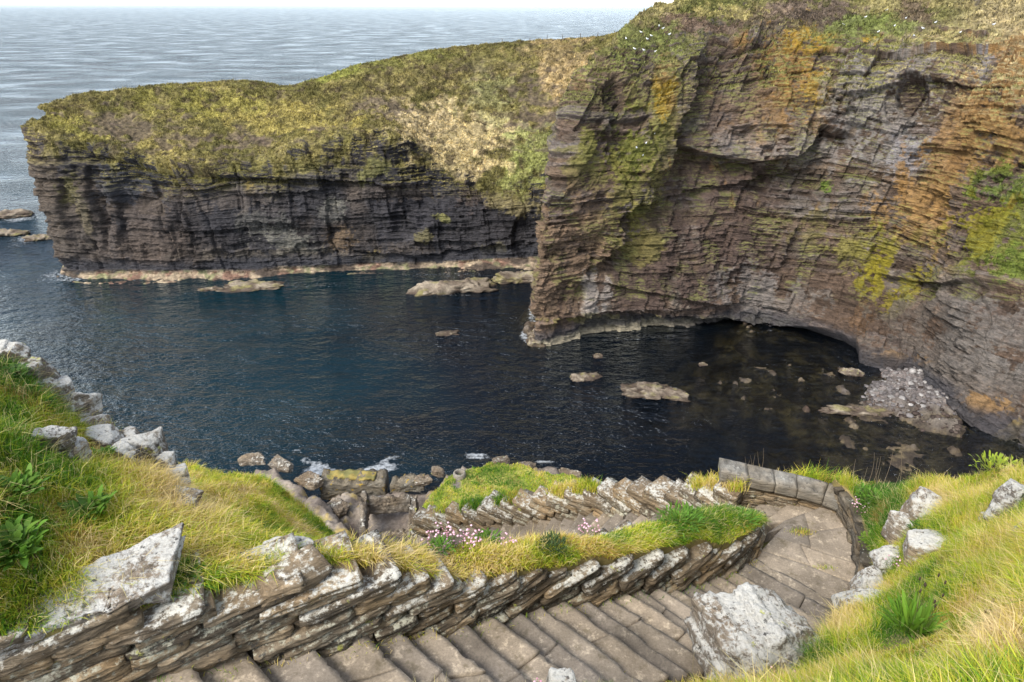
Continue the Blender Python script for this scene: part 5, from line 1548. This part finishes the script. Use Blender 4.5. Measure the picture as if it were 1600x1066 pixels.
Pq = V * np.array([Ld_ / 2 * 0.80, 0.75, 0.16]) + np.array([Ld_ / 2 * 0.85, 0.45, 2.02]); Pq[:, 2] += 0.35 * fbm(Pq, 0.8, 3, 5) - 0.16 * (Pq[:, 0] / Ld_); Pq[:, 1] += 0.6 * fbm(Pq, 1.2, 3, 7)
tc = lerp(np.array([0.15, 0.14, 0.05]), np.array([0.26, 0.20, 0.06]), sstep(-.2, .3, fbm(Pq, 0.7, 3, 6))[:, None])
mk_mesh('turf_top', Pq, Q, None, M_soil, tc, parent=quay)
q3 = atz(612, 764, 2.0 - CAMZ); q4 = atz(664, 760, 2.4 - CAMZ)
qq = empty('stone_wall', q3, 'low grey wall continuing the quay towards the grassy platform', 'stone wall')
rubble_wall('stonework', q3, q4, 1.6, 1.0, 1.3, qq, q3, M_quay, 86)
# round basin
bc = atz(718, 744, 6.25 - CAMZ)
basin = empty('stone_basin', bc, 'round stone basin set in the turf of the platform above the shore', 'basin')
th = np.linspace(0, 2 * np.pi, 49)[:-1]
prof = [(0.66, -0.3), (0.64, 0.42), (0.58, 0.50), (0.46, 0.50), (0.42, 0.44), (0.41, -0.05)]
G = np.array([[[r_ * math.cos(t_), r_ * math.sin(t_), z_] for t_ in th] for r_, z_ in prof])
G += 0.025 * np.stack([fbm(G * 1.0, 0.3, 3, 91), fbm(G, 0.3, 3, 92), fbm(G, 0.3, 3, 93)], -1)
qd = [[r_ * 48 + j, r_ * 48 + (j + 1) % 48, (r_ + 1) * 48 + (j + 1) % 48, (r_ + 1) * 48 + j] for r_ in range(5) for j in range(48)]
mk_mesh('rim', G.reshape(-1, 3), np.array(qd), None, M_block, parent=basin)
fl = np.concatenate([[[0, 0, 0.0]], np.stack([0.415 * np.cos(th), 0.415 * np.sin(th), 0 * th], 1)])
mk_mesh('floor', fl, None, np.array([[0, 1 + j, 1 + (j + 1) % 48] for j in range(48)]), mat_plain('basin_floor', (0.07, 0.065, 0.055)), parent=basin)

# ============================================================ FENCE ON THE SKYLINE
M_post = mat_plain('weathered_wood', (0.09, 0.08, 0.07))
sky_i = None
ridge = HD_P[:, -22:]; rpx, rpy = proj(ridge)
def ridge_at(x):
    col_ = ridge.reshape(-1, 3); a = rpx.ravel(); b = rpy.ravel()
    m = np.abs(a - x) < 2.5
    i = np.where(m)[0][np.argmin(b[m])]
    return col_[i].copy()
fx = [784, 829, 853, 878, 905, 932]
fp = [ridge_at(x) for x in fx]
fence = empty('wire_fence', fp[0], 'row of thin fence posts along the grassy skyline of the headland', 'fence')
for i, p_ in enumerate(fp):
    V, Q = bgrid(2, 2, 6)
    h = 1.25 if i % 2 == 0 else 1.05
    Pq = V * np.array([0.075, 0.075, h / 2]) + np.array([0, 0, h / 2 - 0.1])
    Pq[:, 0] += 0.05 * (i % 3 - 1) * (V[:, 2] + 1)
    mk_mesh('post', Pq + p_ - fp[0], Q, None, M_post, parent=fence)
wv, wq, off = [], [], 0
for hz_ in (0.45, 0.95):
    for a, b_ in zip(fp[:-1], fp[1:]):
        for t_ in range(1):
            A0 = a + np.array([0, 0, hz_]); B0 = b_ + np.array([0, 0, hz_]); r_ = 0.006
            wv += [A0 + [0, 0, r_], A0 - [0, 0, r_], B0 - [0, 0, r_], B0 + [0, 0, r_], A0 + [0, r_, 0], A0 - [0, r_, 0], B0 - [0, r_, 0], B0 + [0, r_, 0]]
            wq += [[off, off + 1, off + 2, off + 3], [off + 4, off + 5, off + 6, off + 7]]; off += 8
mk_mesh('wire', np.array(wv) - fp[0], np.array(wq), None, M_post, parent=fence)

# ============================================================ PLANTS
def leaf_strip(base, az, ln, wd, rise, droop, seg=6, cup=0.2):
    t_ = np.linspace(0, 1, seg + 1)
    d_ = np.array([math.cos(az), math.sin(az)]); s_ = np.array([-d_[1], d_[0]])
    out = ln * (t_ * math.cos(rise) ) + 0.0
    z = ln * (np.sin(rise) * t_ - droop * t_ ** 2)
    w = wd * np.sin(np.pi * np.clip(t_ * 0.92 + 0.06, 0, 1)) ** 0.8
    L_ = [];
    for i in range(seg + 1):
        c_ = np.array([d_[0] * out[i], d_[1] * out[i], z[i]])
        sv = np.array([s_[0], s_[1], 0]) * w[i] / 2
        L_ += [c_ - sv + [0, 0, cup * w[i] * 0.5], c_, c_ + sv + [0, 0, cup * w[i] * 0.5]]
    V = np.array(L_) + base
    q = []
    for i in range(seg):
        b = i * 3
        q += [[b, b + 1, b + 4, b + 3], [b + 1, b + 2, b + 5, b + 4]]
    return V, np.array(q)

def stem(base, top, r0, bend=0.1, seg=6, rng=None):
    t_ = np.linspace(0, 1, seg + 1)[:, None]
    base = np.asarray(base, float); top = np.asarray(top, float)
    mid = base * (1 - t_) + top * t_ + np.array([bend, bend * 0.4, 0]) * np.sin(np.pi * t_)
    rr = r0 * (1 - 0.6 * t_[:, 0])
    V = []
    for i in range(seg + 1):
        for a in (0, 2.094, 4.189):
            V.append(mid[i] + np.array([math.cos(a) * rr[i], math.sin(a) * rr[i], 0]))
    q = []
    for i in range(seg):
        for j in range(3):
            q.append([i * 3 + j, i * 3 + (j + 1) % 3, (i + 1) * 3 + (j + 1) % 3, (i + 1) * 3 + j])
    return np.array(V), np.array(q)

def plant(x, y, surf, rad, n, ln, wd, color, label, seed, rise=(0.5, 1.3), droop=0.35, spikes=0, name='leafy_plant', cat='plant'):
    r = np.random.default_rng(seed)
    base = surf_at(surf[0], x, y, surf[1]) + np.array([0, 0, 0.07])
    rad, ln, wd, n = rad * 1.25, ln * 1.0, wd * 0.85, int(n * 1.5)
    color = np.array(color) * np.array([1.35, 1.25, 1.2])
    root = empty(name, base, label, cat)
    parts = []; cols = []
    for i in range(n):
        a = r.random() * 6.283; q = rad * r.random() ** 0.7 * 0.8
        p_ = np.array([math.cos(a) * q, math.sin(a) * q, 0.02 + 0.05 * r.random()])
        V, Q = leaf_strip(p_, a + r.normal() * 0.7, ln * (0.6 + 0.7 * r.random()), wd * (0.7 + 0.5 * r.random()), r.uniform(*rise), droop * (0.5 + r.random()))
        parts.append((V, Q)); cols.append(np.repeat((np.array(color) * (0.65 + 0.7 * r.random()) * np.array([1 + 0.25 * r.random(), 1, 1]))[None], len(V), 0))
    V, Q = join(parts)
    mk_mesh('leaves', V, Q, None, M_leaf, np.concatenate(cols), parent=root, smooth=True)
    for i in range(spikes):
        a = r.random() * 6.283; h = ln * (1.3 + 0.8 * r.random())
        b_ = np.array([math.cos(a), math.sin(a), 0]) * rad * 0.5; tp = b_ * 1.6 + np.array([0, 0, h])
        V, Q = stem(b_, tp, 0.003, 0.03)
        so = mk_mesh('flower_stem', V, Q, None, M_leaf, np.repeat(np.array([[0.16, 0.17, 0.06]]), len(V), 0), parent=root)
        Vh, Th = ICO[2]
        mk_mesh('flower_head', Vh * np.array([0.008, 0.008, 0.022]) + tp, None, Th, M_soil, np.repeat(np.array([[0.06, 0.045, 0.03]]), len(Vh), 0), parent=so)
    return root
GN = (0.065, 0.160, 0.018); GD = (0.045, 0.115, 0.020); GY = (0.16, 0.24, 0.025)
plant(18, 602, A_, 0.17, 110, 0.13, 0.05, GD, 'dark green leafy clump beside the smooth white slab', 201)
plant(70, 650, A_, 0.14, 80, 0.12, 0.045, GD, 'green leafy clump below the smooth white slab', 202)
plant(20, 795, A_, 0.22, 130, 0.16, 0.055, GN, 'broad leaved green plant at the left edge of the picture', 203)
plant(15, 880, A_, 0.20, 120, 0.17, 0.060, GN, 'broad leaved green plant just above the great flat slab', 204)
plant(140, 815, A_, 0.16, 70, 0.15, 0.05, GN, 'green leaves sprawling in the middle of the left slope', 205)
plant(160, 728, A_, 0.10, 60, 0.11, 0.035, GN, 'tuft of green leaves at the foot of the broad whitish rock', 206)
plant(292, 915, A_, 0.10, 70, 0.11, 0.022, GD, 'spiky dark green plant growing behind the wall coping', 207)
plant(1420, 1000, C_, 0.12, 90, 0.30, 0.032, (0.085, 0.20, 0.02), 'large ribwort plantain with long narrow leaves in the foreground bank', 208, rise=(0.7, 1.45), droop=0.3, spikes=9, name='plantain')
plant(1500, 1010, C_, 0.10, 30, 0.18, 0.022, GY, 'sparse plantain in straw coloured grass at the lower right', 209, rise=(0.7, 1.4), spikes=3, name='plantain')
plant(1365, 790, C_, 0.28, 150, 0.12, 0.035, GN, 'spreading green plant on the turf right of the landing', 210)
plant(1345, 860, C_, 0.18, 90, 0.10, 0.030, (0.10, 0.19, 0.025), 'green cushion plant on top of the retaining wall', 211)
plant(1060, 822, A_, 0.26, 170, 0.12, 0.025, GN, 'dense bright green plant on the terrace near the landing', 212)
plant(1160, 822, A_, 0.18, 110, 0.12, 0.022, GN, 'green clump hanging over the rounded end of the terrace', 213)
plant(860, 866, A_, 0.15, 170, 0.09, 0.014, (0.035, 0.07, 0.02), 'very dark green cushion plant on the terrace', 214)
plant(690, 868, A_, 0.10, 60, 0.09, 0.020, GN, 'small green rosette beside a rusty patch on the terrace', 215)
plant(765, 845, A_, 0.14, 80, 0.10, 0.030, GN, 'light green plant with daisies at the back of the terrace', 216)
plant(1435, 840, C_, 0.12, 60, 0.12, 0.03, GD, 'dark leaves tucked behind the tall white capped rock', 217)
plant(245, 650, A_, 0.10, 40, 0.10, 0.03, GY, 'yellowish tuft between the rocks of the left edge', 218)
plant(1555, 745, C_, 0.30, 120, 0.14, 0.03, GY, 'green clump on the brow of the right bank', 219)

M_pink = mat_col('thrift_pink', 40, 0.8, 0.9, 1.15, 0.1)
def thrift(x, y, surf, rad, n, label, seed, hh=0.12):
    r = np.random.default_rng(seed)
    base = surf_at(surf[0], x, y, surf[1])
    root = empty('sea_pink', base, label, 'wildflower')
    parts, cols = [], []
    for i in range(int(n * 2.2)):
        a = r.random() * 6.283; q = rad * r.random() ** 0.5
        V, Q = leaf_strip(np.array([math.cos(a) * q, math.sin(a) * q, 0]), r.random() * 6.28, 0.09, 0.008, 1.0, 0.3, seg=3)
        parts.append((V, Q)); cols.append(np.repeat(np.array([[0.09, 0.14, 0.035]]), len(V), 0))
    V, Q = join(parts)
    mk_mesh('leaf_cushion', V, Q, None, M_leaf, np.concatenate(cols), parent=root)
    Vh, Th = ICO[2]
    protos = []
    for i in range(min(n, 100)):
        a = r.random() * 6.283; q = rad * r.random() ** 0.5
        if i < 5:
            h = hh * (0.75 + 0.12 * i)
            V, Q = stem([0, 0, 0], [r.normal() * 0.02, r.normal() * 0.02, h], 0.0018, 0.01, 3)
            tp = V[-1]
            cc_ = lerp(np.array([0.50, 0.20, 0.30]), np.array([0.66, 0.44, 0.50]), i / 4)
            VV_ = np.concatenate([V, Vh * np.array([0.010, 0.010, 0.008]) * (0.7 + 0.15 * i) + tp])
            cc = np.concatenate([np.repeat(np.array([[0.16, 0.15, 0.06]]), len(V), 0), np.repeat(cc_[None], len(Vh), 0)])
            o = mk_mesh('flower_head', VV_, Q, Th + len(V), M_pink, cc, parent=root); protos.append(o)
        else:
            o = protos[i % 5].copy(); C.objects.link(o); o.parent = root
        o.location = (math.cos(a) * q, math.sin(a) * q, 0.0); o.rotation_euler = (0, 0, r.random() * 6.28)
    return root
thrift(690, 858, A_, 0.18, 80, 'dense cushion of pink thrift at the near end of the farther wall', 231, 0.16)
thrift(735, 858, A_, 0.14, 60, 'wide cushion of pink thrift hiding the farther steps', 232, 0.17)
thrift(790, 862, A_, 0.10, 24, 'pink thrift at the back of the terrace behind the green plant', 233, 0.16)
thrift(920, 838, A_, 0.14, 40, 'scattered pink thrift along the back edge of the terrace', 234, 0.18)
thrift(1350, 800, C_, 0.20, 40, 'pale pink thrift on the turf beside the landing', 235)
thrift(1215, 1058, C_, 0.16, 16, 'few pale pink thrift heads under the big white boulder', 236)
thrift(845, 1068, C_, 0.06, 7, 'tiny group of deep pink thrift beside the small speckled stone', 237)
thrift(1400, 888, C_, 0.16, 22, 'pale thrift flowers beside the low speckled rock', 238)
# tall dry stalks
GL = 'thin pale dry stalk rising above the turf'
for (x, y, s_, h, lx) in [(300,715,A_,0.35,0.12),(205,735,A_,0.40,-0.1),(350,800,B_,0.9,0.1),(110,760,A_,0.3,0.15),(1440,985,C_,0.55,-0.25),(1500,940,C_,0.45,-0.1),(1345,765,C_,0.45,0.0),(1395,768,C_,0.35,0.05),(1370,762,C_,0.40,-0.05),(1420,765,C_,0.35,-0.1),(1300,985,C_,0.45,-0.5),(1090,1085,C_,0.5,-0.15),(1150,1075,C_,0.45,-0.2),(1200,1070,C_,0.45,0.02),(1525,770,C_,0.4,-0.1)]:
    b_ = surf_at(s_[0], x, y, s_[1])
    V, Q = stem([0, 0, 0], [lx * 0.6, lx * 0.1, h], 0.0035 if s_ is not B_ else 0.008, lx * 0.2, 8)
    Vh, Th = ICO[2]
    o = mk_mesh('dry_stalk', V, Q, None, M_blade, np.repeat(np.array([[0.46, 0.38, 0.24]]), len(V), 0)); o.location = b_
    tag(o, GL, 'plant stalk', 'dry stalks standing above the grass')
# stalks beyond the far wall
for i in range(26):
    x = random.choice([random.uniform(1000, 1120), random.uniform(1150, 1200), random.uniform(1300, 1420), random.uniform(1060, 1110)])
    b_ = surf_at(PGs, min(x, 1290), 735, (gx_, gy_)) if x < 1290 else surf_at(PC, x, 756, pxC)
    V, Q = stem([0, 0, 0], [random.uniform(-.12, .12), 0.05, random.uniform(.35, .6)], 0.005, random.uniform(-.04, .04), 6)
    o = mk_mesh('dry_stalk', V, Q, None, M_blade, np.repeat(np.array([[0.30, 0.23, 0.15]]), len(V), 0)); o.location = b_
    tag(o, 'thin brown seed stalk standing along the brow above the sea', 'plant stalk', 'brown stalks along the brow above the sea')

# ============================================================ SEABIRDS ON THE LEDGES
M_bird = mat_plain('white_feathers', (0.78, 0.78, 0.76)); M_wing = mat_plain('grey_feathers', (0.35, 0.36, 0.38))
V0, T0 = ICO[3]
body = V0 * np.array([0.21, 0.11, 0.12]); body[:, 2] += 0.10 * np.clip(V0[:, 0], 0, 1) ** 2; body[:, 1] *= np.where(V0[:, 0] < -0.4, 0.6, 1)
hd = V0 * 0.062 + np.array([0.20, 0, 0.17])
bird = empty('seabird', (0, 0, 0))
mk_mesh('body', body + [0, 0, 0.12], None, T0, M_bird, parent=bird)
mk_mesh('head', hd + [0, 0, 0.12], None, T0, M_bird, parent=bird)
mk_mesh('wing', V0 * np.array([0.17, 0.03, 0.07]) + [-0.05, 0.10, 0.14], None, T0, M_wing, parent=bird)
mk_mesh('wing', V0 * np.array([0.17, 0.03, 0.07]) + [-0.05, -0.10, 0.14], None, T0, M_wing, parent=bird)
spots = [(986,50),(1002,52),(1012,62),(1030,42),(992,78),(1006,80),(1018,58),(1024,82),(984,38),(1036,46),(1046,55),(978,62),(1318,40),(1352,28),(1385,18),(1398,42),(1416,30),(1441,45),(1462,36),(1428,58),(1372,52),(1480,28),(1500,52),(1552,40),(1010,225),(1022,210),(995,232),(1005,244)]
for i, (x, y) in enumerate(spots):
    b = bird if i == 0 else bird.copy()
    if i:
        C.objects.link(b)
        for ch in bird.children:
            c_ = ch.copy(); C.objects.link(c_); c_.parent = b
    b.location = surf_at(RC_P, x, y, (RC_px, RC_py))
    b.rotation_euler = (0, 0, random.uniform(0, 6.28))
    tag(b, 'small white seabird resting on the grassy ledges of the cliff', 'seabird', 'white seabirds on the cliff ledges')

# ============================================================ LIGHT, SKY, CAMERA
SUN_EL, SUN_AZ = 46.0, -138.0        # azimuth measured from +Y towards +X (negative: to the left, slightly ahead)
w = bpy.data.worlds.new('World'); bpy.context.scene.world = w
w.use_nodes = True
nt = w.node_tree; nt.nodes.clear()
sk = nt.nodes.new('ShaderNodeTexSky'); sk.sky_type = 'NISHITA'; sk.sun_disc = False
sk.sun_elevation = math.radians(SUN_EL); sk.sun_rotation = math.radians(SUN_AZ)
sk.air_density = 1.0; sk.dust_density = 0.7; sk.ozone_density = 1.0
hs = nt.nodes.new('ShaderNodeHueSaturation'); hs.inputs['Saturation'].default_value = 0.5
bg = nt.nodes.new('ShaderNodeBackground'); bg.inputs['Strength'].default_value = 0.15
ou = nt.nodes.new('ShaderNodeOutputWorld')
nt.links.new(sk.outputs[0], hs.inputs['Color']); nt.links.new(hs.outputs[0], bg.inputs[0]); nt.links.new(bg.outputs[0], ou.inputs[0])
sl = bpy.data.lights.new('sun', 'SUN'); sl.energy = 2.1; sl.angle = math.radians(26); sl.color = (1, 0.955, 0.88)
so = bpy.data.objects.new('sun', sl); C.objects.link(so)
az, el = math.radians(SUN_AZ), math.radians(SUN_EL)
from mathutils import Vector
dv = Vector((math.sin(az) * math.cos(el), math.cos(az) * math.cos(el), math.sin(el)))
so.rotation_euler = dv.to_track_quat('Z', 'Y').to_euler()
so.location = (-30, 20, 90)

cd = bpy.data.cameras.new('camera'); cd.sensor_width = 36; cd.lens = 36 * F / 1600
cd.clip_start = 0.1; cd.clip_end = 200000
co = bpy.data.objects.new('camera', cd); C.objects.link(co)
co.location = (0, 0, CAMZ); co.rotation_euler = (math.pi / 2 - PITCH, 0, 0)
sc_ = bpy.context.scene
sc_.camera = co
sc_.view_settings.view_transform = 'Standard'; sc_.view_settings.look = 'None'; sc_.view_settings.gamma = 1
sc_.view_settings.exposure = 1.35
sc_.cycles.max_bounces = 6; sc_.cycles.transparent_max_bounces = 8
